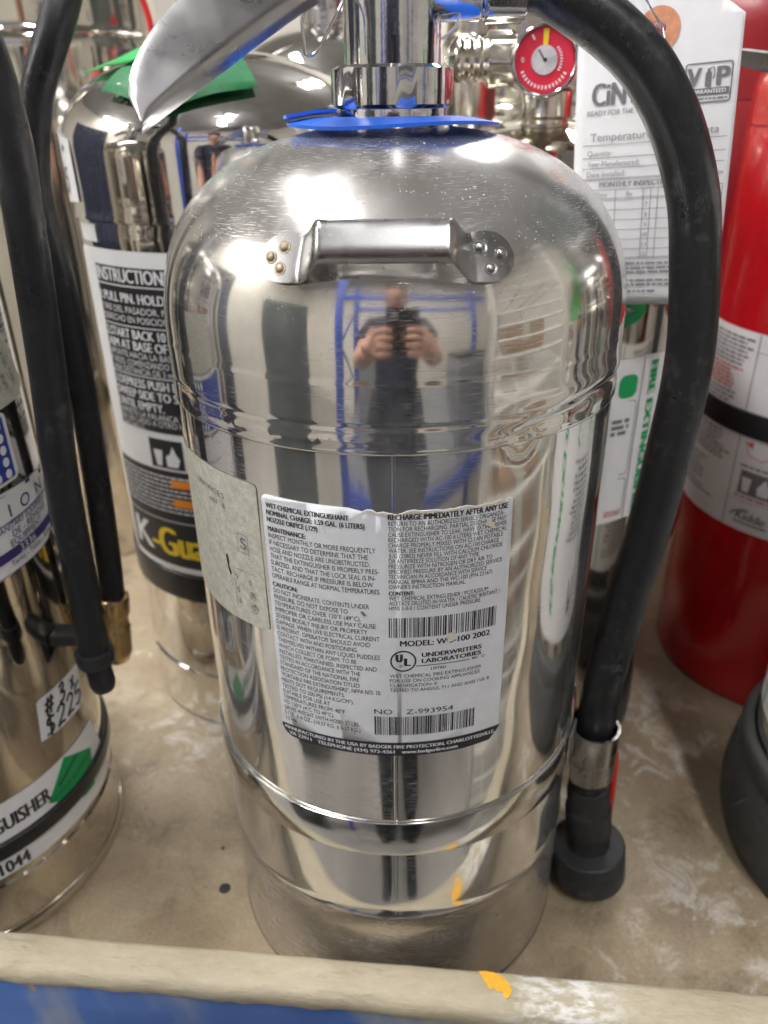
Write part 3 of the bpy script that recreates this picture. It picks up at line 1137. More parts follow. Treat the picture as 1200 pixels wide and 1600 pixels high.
# hose and nozzle
hp = [(0.040, 0.0, 0.4335), (0.052, 0.0, 0.4325), (0.0640, -0.001, 0.4262), (0.0770, -0.002, 0.4180), (0.0882, -0.003, 0.4085), (0.0984, -0.004, 0.3950), (0.1062, -0.005, 0.3800), (0.1122, -0.006, 0.3630),
      (0.1156, -0.007, 0.3440), (0.1187, -0.009, 0.3160), (0.1188, -0.0105, 0.2940), (0.1165, -0.012, 0.2665), (0.1138, -0.0135, 0.2400), (0.1113, -0.0145, 0.2210), (0.1063, -0.016, 0.1880),
      (0.1020, -0.018, 0.1510), (0.1000, -0.0192, 0.1200), (0.0992, -0.0200, 0.1000), (0.1005, -0.0200, 0.0750), (0.1020, -0.0200, 0.0600)]
hose = tube('hose', hp, 0.0095, M['hose'], E1, 28, 8)
noz = lathe('spray_nozzle', rprof([(0.004, 0.0), (0.0105, 0.0), (0.0112, 0.004), (0.0112, 0.014), (0.0122, 0.016), (0.0122, 0.030), (0.0112, 0.036), (0.0112, 0.0440), (0.0190, 0.0442), (0.0200, 0.0452),
                                  (0.0203, 0.066), (0.0196, 0.0678), (0.0165, 0.068), (0.012, 0.058), (0.003, 0.057)], 0.0008, 2),
            M['rubber'], hose, 48, axis=((0.1008, -0.0200, 0.0790), (0.10, -0.02, -1.0)))

# instruction label
LM = cylmap(RB)
u = lambda a: deg(a, RB)
L0, L1, LT, LB = -32.2, 26.2, 0.2789, 0.1700
rnd = random.Random(11)
poly = []
for k in range(5):
    a = math.radians(90 + 90 * k / 4)
    poly.append((u(L0) + 0.002 + 0.002 * math.cos(a), LT - 0.002 + 0.002 * math.sin(a)))
poly += [(u(L0), 0.25), (u(L0), 0.22), (u(L0), 0.19)]
for k in range(6):
    a = math.radians(180 + 90 * k / 5)
    poly.append((u(L0) + 0.006 + 0.006 * math.cos(a), LB + 0.006 + 0.006 * math.sin(a)))
poly += [(u(-15), LB), (u(0), LB), (u(16), LB + 0.0001), (u(23.5), LB + 0.0008), (u(25.4), LB + 0.0042), (u(26.7), LB + 0.0074), (u(26.2), 0.19), (u(26.1), 0.23), (u(25.8), 0.272)]
poly += [(u(25.6), LT - 0.0008), (u(24.8), LT)]
tear = []
a = 23.8
while a > -9:
    tear.append((u(a), LT - 0.0006 + rnd.uniform(-0.0005, 0.0004) - 0.0012 * gz(a + 1.5, 2.5)))
    a -= rnd.uniform(0.7, 1.6)
poly += tear
poly += [(u(-11), LT), (u(-20), LT)]
lab = polysheet('instruction_label', poly, LM, M['label'], E1, 0.00030, 0.0022)
for o_ in (lab,):
    so = o_.modifiers.new('thickness', 'SOLIDIFY'); so.thickness = 0.00025; so.offset = -1
tagit(lab, 'white printed instruction label with torn top edge and black footer strip')
tp = tear + [(p[0], p[1] - 0.0006 - abs(rnd.uniform(0, 0.0006))) for p in tear[::-1]]
polysheet('torn_edge', tp, LM, M['label_cream'], lab, 0.00045, 0.0022)
foot = [(u(L0), 0.1762), (u(L0), LB + 0.006)]
for k in range(6):
    a = math.radians(180 + 90 * k / 5)
    foot.append((u(L0) + 0.006 + 0.006 * math.cos(a), LB + 0.006 + 0.006 * math.sin(a)))
foot += [(u(-15), LB), (u(0), LB), (u(16), LB + 0.0001), (u(23.5), LB + 0.0008), (u(25.4), LB + 0.0042), (u(26.7), LB + 0.0074), (u(26.0), 0.1772), (u(0), 0.1768), (u(-20), 0.1765)]
polysheet('footer_strip', foot, LM, M['ink'], lab, 0.00045, 0.0022)
A = Art()
left = [("WET CHEMICAL EXTINGUISHANT", 1, -11.0), ("NOMINAL CHARGE: 1.59 GAL. (6 LITERS)", 1, -7.6), ("NOZZLE ORIFICE (.129)", 1, -18.2), (None, 0, 0),
        ("MAINTENANCE:", 1, -21.2), ("INSPECT MONTHLY OR MORE FREQUENTLY", 0, -5.3), ("IF NECESSARY TO DETERMINE THAT THE", 0, -7.0), ("HOSE AND NOZZLE ARE UNOBSTRUCTED,", 0, -6.6),
        ("THAT THE EXTINGUISHER IS PROPERLY PRES-", 0, -4.6), ("SURIZED, AND THAT THE LOCK SEAL IS IN-", 0, -5.4), ("TACT. RECHARGE IF PRESSURE IS BELOW", 0, -6.0), ("OPERABLE RANGE AT NORMAL TEMPERATURES.", 0, -4.4), (None, 0, 0),
        ("CAUTION:", 1, -24.2), ("DO NOT INCINERATE. CONTENTS UNDER", 0, -7.0), ("PRESSURE, DO NOT EXPOSE TO", 0, -12.0), ("TEMPERATURES OVER 120°F (49°C).", 0, -9.0), ("IMPROPER OR CARELESS USE MAY CAUSE", 0, -5.6),
        ("SEVERE BODILY INJURY OR PROPERTY", 0, -7.6), ("DAMAGE. WHEN LIVE ELECTRICAL CURRENT", 0, -4.8), ("IS PRESENT, OPERATOR SHOULD AVOID", 0, -7.0), ("CONTACT WITH AND POSITIONING", 0, -10.2), ("THEMSELVES WITHIN ANY LIQUID PUDDLES", 0, -4.8),
        ("WHICH COLLECT OR FORM. TO BE", 0, -10.4), ("INSTALLED, MAINTAINED, INSPECTED AND", 0, -5.6), ("TESTED IN ACCORDANCE WITH THE", 0, -9.6), ("STANDARD OF THE NATIONAL FIRE", 0, -9.9), ("PROTECTION ASSOCIATION TITLED", 0, -9.8),
        ("\"PORTABLE FIRE EXTINGUISHERS\", NFPA NO. 10.", 0, -4.6), ("MEETS DOT REQUIREMENTS.", 0, -13.6), ("TESTED TO 200 PSI (14 KG/CM²).", 0, -11.4), ("SUITABLE FOR USE AT", 0, -17.6), ("TEMPERATURES FROM: 40°F", 0, -13.8),
        ("TO 120°F (4°C TO 49°C).", 0, -16.6), ("GROSS WEIGHT (WITH HOSE): 23 LBS.", 0, -10.2), ("5 OZ. ± 6 OZ., (10.57 KG. ± 0.17 KG.)", 0, -10.0), ("23746", 0, -27.4)]
z = 0.2762
for s, bld, ae in left:
    if s is None:
        z -= 0.0009
        continue
    A.text(s, u(-31.0), z - 0.0019, 0.00192, u(ae) - u(-31.0), 0.018 if bld else 0.0)
    z -= 0.002765
right = [("RECHARGE IMMEDIATELY AFTER ANY USE", 1, 24.4), ("RETURN TO AN AUTHORIZED SERVICE ORGANIZA-", 0, 23.6), ("TION FOR RECHARGING. PARTIAL DISCHARGE MAY", 0, 24.2), ("CAUSE EXTINGUISHER TO LEAK. HAVE EXTINGUISHER", 0, 24.4),
         ("RECHARGED WITH AC-100 6 LITERS WET CHEMICAL", 0, 24.4), ("CHARGE PROPERLY MIXED WITH CLEAN POTABLE", 0, 23.6), ("WATER. SEE INSTRUCTIONS ON AC-100 CHARGE", 0, 22.6), ("JUG (23802) NEVER FILL WITH CALCIUM CHLORIDE", 0, 23.6),
         ("OR ANTIFREEZE SOLUTION OF ANY TYPE.", 0, 18.0), ("PRESSURIZE WITH NITROGEN OR DRY AIR TO", 0, 21.2), ("SPECIFIED PRESSURE BY AN AUTHORIZED SERVICE", 0, 23.8), ("TECHNICIAN IN ACCORDANCE WITH SERVICE", 0, 19.9), ("MANUAL BP84A AND THE WC-100 (P/N 23167)", 0, 21.4),
         ("OWNER'S INSTRUCTION MANUAL.", 0, 15.0), (None, 0, 0), ("CONTENT:", 1, 3.2), ("WET CHEMICAL EXTINGUISHER / POTASSIUM", 0, 20.6), ("ACETATE DILUTED IN WATER / CAUSTIC IRRITANT /", 0, 23.8), ("HMIS 1-0-0 / CONTENT UNDER PRESSURE.", 0, 19.0)]
z = 0.2773
for i, (s, bld, ae) in enumerate(right):
    if s is None:
        z -= 0.0006
        continue
    h = 0.0021 if i == 0 else 0.00165
    A.text(s, u(-2.5), z - h, h, u(ae) - u(-2.5), 0.026 if bld else 0.004)
    z -= 0.0027 if i == 0 else 0.002075
A.barcode(u(-2.6), u(23.1), 0.2272, 0.2358, random.Random(5))
A.text("MODEL: WC-100 2002", u(0.0), 0.2234, 0.0024, u(21.7) - u(0.0), 0.02)
A.ring(u(0.7), 0.2166, 0.0048, 0.0048, 0.0006)
A.text("U", u(-0.9), 0.2163, 0.0034, 0.0020, 0.05)
A.text("L", u(1.1), 0.2145, 0.0034, 0.0018, 0.05)
A.ring(u(0.2), 0.2143, 0.0006, 0.0006, 0.00018, 12)
A.text("UNDERWRITERS", u(5.1), 0.2182, 0.0019, u(19.7) - u(5.1), 0.03)
A.text("LABORATORIES", u(5.1), 0.2155, 0.0019, u(19.7) - u(5.1), 0.03)
A.rect(u(3.7), u(16.8), 0.2141, 0.2144)
A.text("INC.", u(17.5), 0.2139, 0.0010, 0.0024, 0.02)
A.ring(u(20.3), 0.2144, 0.0007, 0.0007, 0.0002, 12)
A.text("LISTED", u(7.3), 0.2121, 0.0011, u(11.0) - u(7.3), 0.02)
for i, (s, ae) in enumerate((("WET CHEMICAL FIRE EXTINGUISHER", 20.0), ("FOR USE ON COOKING APPLIANCES", 19.6), ("CLASSIFICATION: K", 9.0), ("TESTED TO ANSI/UL 711 AND ANSI / UL 8", 22.3))):
    A.text(s, u(-2.5), 0.2090 - 0.00222 * i, 0.0015, u(ae) - u(-2.5), 0.0)
A.text("NO .  Z-993954", u(-6.4), 0.1913, 0.0023, u(13.1) - u(-6.4), 0.0)
A.barcode(u(-6.4), u(18.8), 0.1808, 0.1900, random.Random(9))
A.build('printed_text', LM, M['ink'], lab, 0.00050)
A = Art()
A.text("MANUFACTURED IN THE USA BY BADGER FIRE PROTECTION, CHARLOTTESVILLE,", u(-31.2), 0.1740, 0.0016, u(25.0) - u(-31.2), 0.03)
A.text("VA 22911   TELEPHONE (434) 973-4361   www.badgerfire.com", u(-31.0 + 1.0), 0.1714, 0.0016, u(14.6) - u(-30.0), 0.03)
A.build('footer_lettering', LM, M['ink_white'], lab, 0.00062)
# places where the label is rubbed through to the steel / glue
A = Art()
rnd = random.Random(21)
for a_, z_, ru, rv in ((19.8, 0.2712, 0.0016, 0.0022), (20.8, 0.2695, 0.0011, 0.0014), (11.8, 0.2262, 0.0013, 0.0024), (12.6, 0.2285, 0.0008, 0.0012), (11.4, 0.2245, 0.0007, 0.0016)):
    n = 11
    A.poly([(u(a_) + ru * rnd.uniform(0.6, 1.1) * math.cos(2 * PI * i / n), z_ + rv * rnd.uniform(0.6, 1.1) * math.sin(2 * PI * i / n)) for i in range(n)])
for k in range(26):
    a_, z_ = rnd.uniform(-30, 24), rnd.uniform(0.18, 0.272)
    an = rnd.uniform(0, PI); ln = rnd.uniform(0.0005, 0.0022)
    A.stroke([(u(a_), z_), (u(a_) + ln * math.cos(an), z_ + ln * math.sin(an) * 0.7), (u(a_) + ln * 1.6 * math.cos(an), z_ + ln * 1.9 * math.sin(an))], 0.00022)
tagit(A.build('rubbed_spots', LM, M['label_cream'], lab, 0.00070), kind='stuff')
A = Art()
A.poly([(u(-9.1), 0.2379), (u(-8.6), 0.2386), (u(-8.0), 0.2376), (u(-7.6), 0.2366), (u(-8.3), 0.2364), (u(-8.7), 0.2372)])
A.poly([(u(-11.7), 0.1765 + 0.004), (u(-11.4), 0.1772 + 0.004), (u(-11.0), 0.1765 + 0.004)])
tagit(A.build('brown_specks', LM, M['rust'], lab, 0.00075), kind='stuff')

# old service sticker on the left flank
sp = [(u(-33.6), 0.2800), (u(-34.2), 0.2812), (u(-36), 0.2816), (u(-50), 0.2818), (u(-60), 0.2818), (u(-67), 0.2804), (u(-71), 0.2815), (u(-92), 0.2815), (u(-92), 0.2165), (u(-70), 0.2165), (u(-50), 0.2178), (u(-36), 0.2196),
      (u(-34.2), 0.2198), (u(-33.5), 0.2208)]
stk = polysheet('service_sticker', sp, LM, M['foil'], E1, 0.00028, 0.0022)
tagit(stk, 'faded greenish grey service sticker, scratched and half illegible')
A = Art()
A.text("SERVICES", u(-58), 0.2715, 0.0022, 0.0200, 0.0, ang=-0.04)
A.text("601  8", u(-52), 0.2668, 0.0018, 0.0105, 0.0)
A.text("E", u(-61), 0.2675, 0.0018)
A.text("S", u(-40.6), 0.2530, 0.0046, 0.0030, 0.02)
for (p, q) in (((-41.6, 0.2512), (-38.0, 0.2512)), ((-38.0, 0.2512), (-38.0, 0.2590)), ((-38.0, 0.2590), (-41.6, 0.2590)), ((-41.6, 0.2590), (-41.6, 0.2512)), ((-43.5, 0.2425), (-36, 0.2430)), ((-44.5, 0.2425), (-44.5, 0.2260))):
    A.stroke([(u(p[0]), p[1]), (u(q[0]), q[1])], 0.00022)
for i, (a_, z_, s) in enumerate(((-44.0, 0.2375, "9"), (-43.9, 0.2318, "0"), (-43.6, 0.2268, "6"), (-39.0, 0.2378, "0"), (-38.8, 0.2322, "8"), (-38.4, 0.2266, "0"))):
    A.text(s, u(a_), z_, 0.0024, 0.0015)
rnd = random.Random(4)
for k in range(60):
    a_, z_ = rnd.uniform(-62, -36), rnd.uniform(0.224, 0.268)
    A.stroke([(u(a_), z_), (u(a_) + rnd.uniform(-0.0008, 0.0008), z_ + rnd.uniform(-0.001, 0.001))], 0.0002)
A.build('faded_print', LM, M['ink_grey'], stk, 0.00045)
A = Art()
A.poly([(u(-47.4), 0.2460), (u(-46.6), 0.2470), (u(-46.2), 0.2445), (u(-46.4), 0.2415), (u(-45.6), 0.2390), (u(-46.2), 0.2375), (u(-47.0), 0.2405)])
A.ring(u(-38.2), 0.2330, 0.0017, 0.0019, 0.0003, 14)
A.ring(u(-37.9), 0.2274, 0.0019, 0.0022, 0.0003, 14)
A.build('glue_stain', LM, M['brass'], stk, 0.00045)
A = Art()
rnd = random.Random(8)
for k in range(260):
    a_, z_ = rnd.uniform(-70, -34.5), rnd.uniform(0.2195, 0.2795)
    an = rnd.uniform(0, PI); ln = rnd.uniform(0.0003, 0.0011)
    A.stroke([(u(a_), z_), (u(a_) + ln * math.cos(an), z_ + ln * math.sin(an))], 0.00016)
A.build('pale_scratches', LM, M['ink_white'], stk, 0.00040)

# ================================================================== generic steel or painted cylinder
def ext_body(parent, R, lip, z0, top, p, mat, base=0.0, rneck=0.02, groove=None, caplift=0.0010, seg=160, wav=0.0001):
    prof = [(R * 0.94, base), (R * 0.985, base), (R * 0.998, base + 0.002), (R, base + 0.005)]
    z = base + 0.012
    while z < lip - 0.004:
        if groove and abs(z - groove) < 0.004:
            prof += [(R, groove - 0.0022), (R * 0.985, groove - 0.001), (R * 0.985, groove + 0.001), (R, groove + 0.0022)]
        else:
            prof.append((R, z))
        z += 0.010
    prof += [(R, lip - 0.0018), (R * 0.995, lip - 0.0010), (R * 0.995, lip - 0.0004), (R + caplift * 1.4, lip), (R + caplift * 1.6, lip + 0.0012), (R + caplift, lip + 0.0026)]
    z = lip + 0.006
    while z < z0 - 0.002:
        prof.append((R + caplift, z))
        z += 0.006
    prof += dome(R + caplift, z0, top - z0, p, rneck, 40)
    return lathe('cylinder_body', prof, mat, parent, seg, sharp=40, disp=lambda t, z: wav * math.sin(4 * t + 60 * z) + wav * 0.7 * math.sin(9 * t - 35 * z))


def simple_valve(parent, z, r, mat, hose=True, levdir=(-1, -0.3)):
    v = lathe('valve_stem', rprof([(r * 0.6, z - 0.004), (r, z - 0.004), (r, z + 0.026), (r * 1.1, z + 0.028), (r * 1.1, z + 0.05), (r * 0.4, z + 0.056)], 0.001), mat, parent, 40)
    hexprism('neck_nut', r * 1.3, z + 0.001, z + 0.013, mat, v, 0.001)
    d = Vector((levdir[0], levdir[1], 0)).normalized()
    lever('carry_handle', [Vector((0, 0, z + 0.045)) + d * 0.008, Vector((0, 0, z + 0.047)) + d * 0.05, Vector((0, 0, z + 0.038)) + d * 0.10],
          [0.010, 0.012, 0.004], [0.010, 0.012, 0.006], 0.006, M['lever'], v)
    return v


# ================================================================== K class extinguisher behind on the left
KR = 0.089
E2 = empty('fire_extinguisher', (-0.0995, 0.1977, 0), 0,
           'steel extinguisher with black and white instruction label and green collar, behind at left', 'fire extinguisher', GROUP_EXT)
ext_body(E2, KR, 0.3440, 0.378, 0.4275, 2.2, M['steel'], 0, 0.021, 0.046)
simple_valve(E2, 0.427, 0.017, M['chrome'], True, (0.3, 1))
KM = cylmap(KR)
ku = lambda a: deg(a, KR)
kl = polysheet('instruction_label', rrect(ku(-61), ku(62), 0.1285, 0.3300, 0.006), KM, M['label_white'], E2, 0.0003, 0.003)
B = Art()
B.rect(ku(-48.6), ku(40), 0.2262, 0.3215)
B.rect(ku(-57.5), ku(40), 0.1325, 0.2015)
B.build('black_panel', KM, M['ink'], kl, 0.0005)
A = Art()
x0 = ku(-47.4)
A.text("INSTRUCTIONS", x0, 0.3133, 0.0072, ku(-12.2) - x0, 0.02)
A.rect(ku(-48.4), ku(40), 0.3110, 0.3117)
for s, zc, h, ae, bld in (("1.PULL PIN. HOLD UPRIGHT", 0.3048, 0.0052, 3.0, 0.02), ("TIRE DEL PASADOR. MANTENGA", 0.2982, 0.0036, 1.0, 0.01), ("DERECHO EN POSICION VERTICAL.", 0.2930, 0.0036, 0.0, 0.01),
                          ("2.START BACK 10 FEET AND", 0.2846, 0.0052, 2.0, 0.02), ("AIM AT BASE OF FIRE.", 0.2780, 0.0052, -7.0, 0.02), ("APUNTE HACIA LA BASE DEL", 0.2724, 0.0036, -8.0, 0.01),
                          ("FUEGO, COMENZANDO DESDE", 0.2676, 0.0036, -8.0, 0.01), ("UNA DISTANCIA DE 3 m (10 PIES).", 0.2630, 0.0036, -4.0, 0.01),
                          ("3.DEPRESS PUSH LEVER AND", 0.2556, 0.0052, 4.0, 0.02), ("SWEEP SIDE TO SIDE", 0.2488, 0.0052, -9.0, 0.02), ("UNTIL EMPTY.", 0.2418, 0.0052, -22.0, 0.02),
                          ("APRIETE LA PALANCA Y BARRA", 0.2362, 0.0036, -3.0, 0.01), ("DE UN LADO A OTRO HASTA", 0.2318, 0.0036, -7.0, 0.01), ("VACIARLO.", 0.2276, 0.0030, -33.0, 0.01)):
    A.text(s, x0, zc - h / 2, h, ku(ae) - x0, bld)
A.rect(ku(-48.4), ku(40), 0.2886, 0.2892)
A.rect(ku(-48.4), ku(40), 0.2598, 0.2604)
rnd = random.Random(6)
for i in range(9):
    A.greek(ku(-55), ku(36), 0.1965 - i * 0.0030, 0.0011, rnd, 0.9)
A.rect(ku(-57), ku(40), 0.1655, 0.1661)
A.text("K", ku(-52.5), 0.1400, 0.0200, ku(-40.5) - ku(-52.5), 0.02)
# pictogram
A.poly([(ku(-29.5), 0.2045), (ku(-27), 0.2045), (ku(-26), 0.2150), (ku(-30.5), 0.2150)])
A.poly([(ku(-24.5), 0.2045), (ku(-19.5), 0.2045), (ku(-18.2), 0.2100), (ku(-19.6), 0.2130), (ku(-21.0), 0.2185), (ku(-22.6), 0.2130), (ku(-24.6), 0.2115)])
P = Art()
P.rect(ku(-32.5), ku(-16.5), 0.2030, 0.2220)
P.build('pictogram_panel', KM, M['ink'], kl, 0.0005)
A.build('white_lettering', KM, M['ink_white'], kl, 0.0008)
A = Art()
A.text("-Guard", ku(-40.0), 0.1400, 0.0200, 0.062, 0.025)
A.build('yellow_lettering', KM, M['ink_yellow'], kl, 0.0008)
A = Art()
A.rect(ku(-24.0), ku(-6), 0.1905, 0.1960)
A.rect(ku(-24.0), ku(-6), 0.1775, 0.1830)
A.build('orange_caption', KM, M['ink_orange'], kl, 0.0010)
lathe('black_strap', rprof([(KR + 0.0002, 0.1075), (KR + 0.0016, 0.1075), (KR + 0.0016, 0.1265), (KR + 0.0002, 0.1265)], 0.0004), M['black_plastic'], E2, 120)
st = polysheet('price_sticker', [(ku(-82), 0.3500), (ku(-52), 0.3530), (ku(-52.5), 0.3840), (ku(-82), 0.3900)], cylmap(KR + 0.0014), M['label_white'], E2, 0.0003, 0.002, 0.004)
A = Art()


def hand(A, s, u0, v0, h, wd, fac=1.0, shear=0.25):
    """hand written figures as pen strokes"""
    G = {'2': [[(0, .8), (.25, 1), (.55, .85), (.5, .55), (.05, .05), (.35, .08), (.65, 0)]], '5': [[(.6, 1), (.15, .95), (.1, .6), (.45, .6), (.6, .3), (.35, 0), (.02, .08)]],
         '3': [[(.05, .9), (.4, 1), (.5, .75), (.2, .55), (.55, .4), (.45, .05), (.02, .05)]], '#': [[(.2, 0), (.3, 1)], [(.5, 0), (.6, 1)], [(0, .35), (.8, .4)], [(.02, .7), (.8, .75)]],
         'x': [[(0, .6), (.4, 0)], [(.4, .65), (0, 0)]], '$': [[(.6, .85), (.2, .9), (.1, .65), (.5, .45), (.5, .15), (.05, .1)], [(.25, 1.1), (.4, -.1)]], '~': [[(0, .3), (.2, .6), (.4, .3), (.6, .6)], [(.0, .5), (.3, .8), (.6, .5)]], ' ': []}
    x = u0
    for ch in s:
        for st_ in G[ch]:
            q = spline([Vector((x + (px + py * shear) * h * fac, v0 + py * h, 0)) for px, py in st_], 4) if len(st_) > 2 else [Vector((x + (px + py * shear) * h * fac, v0 + py * h, 0)) for px, py in st_]
            A.stroke([(p.x, p.y) for p in q], wd)
        x += h * fac * (0.85 if ch != ' ' else 0.5)


hand(A, "$225", ku(-82), 0.3575, 0.0120, 0.0016, 0.85)
hand(A, "~", ku(-62), 0.3770, 0.0050, 0.0014)
A.build('handwriting', cylmap(KR + 0.0014), M['ink'], st, 0.0006)
polysheet('paper_patch', [(ku(-57), 0.3330), (ku(-44), 0.3330), (ku(-44), 0.3425), (ku(-57), 0.3425)], KM, M['label_white'], E2, 0.0004, 0.002)
# green plastic collar: a creased apron that slides down the shoulder, one end folded up flat


def kdome(r):
    q = min(1, r / 0.090)
    return 0.378 + 0.0495 * max(0, 1 - q ** 2.2) ** (1 / 2.2)


V, Fc = [], []
NA, NR = 60, 14
for th in (0, 1):
    for i in range(NA):
        f = i / (NA - 1)
        a = math.radians(-33 + 58 * f)
        for k in range(NR):
            g = k / (NR - 1)
            rmax = 0.0800 + 0.0070 * max(0.0, 1 - abs(f - 0.45) / 0.55)
            r = 0.034 + (rmax - 0.034) * g
            z = kdome(r) + 0.0018 + 0.0022 * g * g + 0.0006 * math.sin(11 * f) * g
            V.append((r * math.sin(a) * (1 + 0.02 * g), -r * math.cos(a) * (1 + 0.02 * g), z + 0.0004 * th))
K = NA * NR
for i in range(NA - 1):
    for k in range(NR - 1):
        a, b_ = i * NR + k, (i + 1) * NR + k
        Fc.append((a, b_, b_ + 1, a + 1))
        Fc.append((K + a, K + a + 1, K + b_ + 1, K + b_))
    a, b_ = i * NR + NR - 1, (i + 1) * NR + NR - 1
    Fc.append((a, b_, K + b_, K + a))
gc = mesh('green_collar', V, Fc, M['green_shaded'], E2, True, None, 60)
V = [(-0.0655, -0.030, 0.4150), (-0.046, -0.052, 0.4175), (-0.030, -0.060, 0.4190), (-0.022, -0.052, 0.4230), (-0.030, -0.040, 0.4260), (-0.048, -0.026, 0.4215)]
V = V + [(x, y, z + 0.0008) for x, y, z in V]
mesh('folded_end', V, [(0, 5, 1), (5, 4, 1), (4, 3, 2), (4, 2, 1), (6, 7, 11), (11, 7, 10), (10, 8, 9), (10, 7, 8), (0, 1, 7, 6), (1, 2, 8, 7), (2, 3, 9, 8)], M['green_plastic'], gc, False)
A = Art()
for x_, z_ in ((0, 0), (0.0035, 0.0018), (0.0042, -0.0022), (0.0078, -0.0002)):
    A.ring(x_, z_, 0.0014, 0.0012, 0.0007, 10)
A.build('collar_marks', lambda uu, vv, l: ((0.0800 + vv * -0.6 + l) * math.sin(math.radians(-28) + uu / 0.08), -(0.0800 + vv * -0.6 + l) * math.cos(math.radians(-28) + uu / 0.08), kdome(0.080) + 0.0032 + vv), M['ink_white'], gc, 0.0020)
# its hose, hanging free with a brass end
hA = tube('hose', [(-0.012, -0.005, 0.470), (-0.022, -0.06, 0.492), (-0.030, -0.105, 0.475), (-0.0335, -0.135, 0.4380), (-0.0510, -0.138, 0.4030), (-0.0600, -0.138, 0.3650), (-0.0570, -0.138, 0.3230),
                   (-0.0575, -0.138, 0.2590), (-0.0610, -0.138, 0.1830), (-0.0635, -0.138, 0.1480)], 0.0070, M['hose'], E2, 22, 8)
lathe('brass_fitting', rprof([(0.004, 0), (0.0092, 0), (0.0092, 0.012), (0.0080, 0.013), (0.0080, 0.020), (0.0088, 0.021), (0.0088, 0.040), (0.0070, 0.046), (0.003, 0.046)], 0.0006, 2), M['brass'], hA, 30,
      axis=((-0.0635, -0.138, 0.149), (-0.10, 0, -1)))

# ================================================================== near left extinguisher
LR = 0.0850
E3 = empty('fire_extinguisher', (-0.2593, 0.0195, 0), 0,
           'steel extinguisher cut off by the left edge, with handwritten price and green diamond', 'fire extinguisher', GROUP_EXT)
ext_body(E3, LR, 0.345, 0.372, 0.418, 2.2, M['steel_warm'], 0, 0.02, 0.0405)
lathe('foot_ring', rprof([(LR - 0.004, 0.0004), (LR + 0.0018, 0.0004), (LR + 0.0022, 0.004), (LR + 0.0006, 0.008), (LR - 0.001, 0.008)], 0.001), M['steel_warm'], E3, 120)
simple_valve(E3, 0.418, 0.017, M['chrome'], True, (-1, 0.2))
PM = cylmap(LR)
lu = lambda a: deg(a, LR)
wl_ = polysheet('white_label', [(lu(-10), 0.0450), (lu(97), 0.0450), (lu(95), 0.0700), (lu(91), 0.0915), (lu(-10), 0.0915)], PM, M['label_white'], E3, 0.0003, 0.003)
A = Art()
A.text("FIRE EXTINGUISHER", lu(62), 0.0740, 0.0088, 0.070, 0.02, align='R')
A.text("1044", lu(49.5), 0.0468, 0.0078, 0.0150, 0.02, align='R')
A.build('printed_text', PM, M['ink'], wl_, 0.0006)
gd = Art()
gd.poly([(lu(60.5), 0.0725), (lu(71), 0.0908), (lu(86), 0.0770), (lu(83), 0.0530), (lu(76), 0.0545)])
gdo = polysheet('green_diamond', gd.V, PM, M['ink_green'], wl_, 0.0006, 0.002)
A = Art()
A.stroke([(lu(66), 0.0775), (lu(70), 0.0800), (lu(77), 0.0848)], 0.0016)
A.text("NON-FLAMMABLE", lu(62), 0.0705, 0.0028, 0.034, 0.0, ang=0.12)
A.build('diamond_print', PM, M['ink'], gdo, 0.0009)
lathe('rubber_strap', rprof([(LR + 0.0004, 0.0580), (LR + 0.0026, 0.0585), (LR + 0.0026, 0.0675), (LR + 0.0004, 0.0680)], 0.0006), M['black_plastic'], E3, 140)
ps = polysheet('price_sticker', [(lu(64.5), 0.1104), (lu(68), 0.1095), (lu(86.0), 0.1065), (lu(88), 0.1085), (lu(91.5), 0.1300), (lu(90), 0.1315), (lu(67.5), 0.1345), (lu(66.4), 0.1335)], PM, M['label_white'], E3, 0.0004, 0.002)
A = Art()
hand(A, "# 3 x", lu(68.2), 0.1222, 0.0098, 0.0016, 0.84)
hand(A, "$225", lu(66.6), 0.1102, 0.0112, 0.0016, 0.88)
A.build('handwriting', PM, M['ink'], ps, 0.0007)
pl = polysheet('service_label', [(lu(20), 0.2052), (lu(66), 0.2060), (lu(93), 0.2072), (lu(97.5), 0.2100), (lu(101), 0.2400), (lu(100), 0.2418), (lu(72), 0.2452), (lu(20), 0.2460)], PM, M['label_white'], E3, 0.0004, 0.002)
A = Art()
A.poly([(lu(60), 0.2440), (lu(75), 0.2432), (lu(88), 0.2416), (lu(100.5), 0.2390), (lu(100.6), 0.2408), (lu(88), 0.2436), (lu(72), 0.2452), (lu(60), 0.2458)])
A.rect(lu(50), lu(100), 0.2302, 0.2308)
A.rect(lu(50), lu(98.6), 0.2132, 0.2180)
A.rect(lu(50), lu(94), 0.2066, 0.2070)
A.text("I  O  N", lu(97), 0.2325, 0.0060, 0.031, 0.01, align='R')
A.text("SANITARY EQUIPMENT", lu(97.5), 0.2270, 0.0030, 0.042, 0.0, align='R', slant=0.1)
A.text("DE - REMOVE", lu(96), 0.2228, 0.0032, 0.031, 0.01, align='R')
A.text("EQUIPMENT", lu(91), 0.2188, 0.0032, 0.026, 0.01, align='R')
A.text("Tanks - Tables - Grills", lu(96), 0.2098, 0.0024, 0.036, 0.0, align='R')
A.build('purple_print', PM, M['ink_lilac'], pl, 0.0007)
A = Art()
A.text("3336", lu(85), 0.2138, 0.0036, 0.0125, 0.0, align='R')
A.build('number_lettering', PM, M['ink_white'], pl, 0.0010)
bs = polysheet('inspection_sticker', rrect(lu(30), lu(85), 0.2475, 0.2790, 0.003), PM, M['label_white'], E3, 0.0005, 0.002)
A = Art()
A.rect(lu(33), lu(83), 0.2492, 0.2772)
A.build('blue_panel', PM, M['ink_blue'], bs, 0.0008)
A = Art()
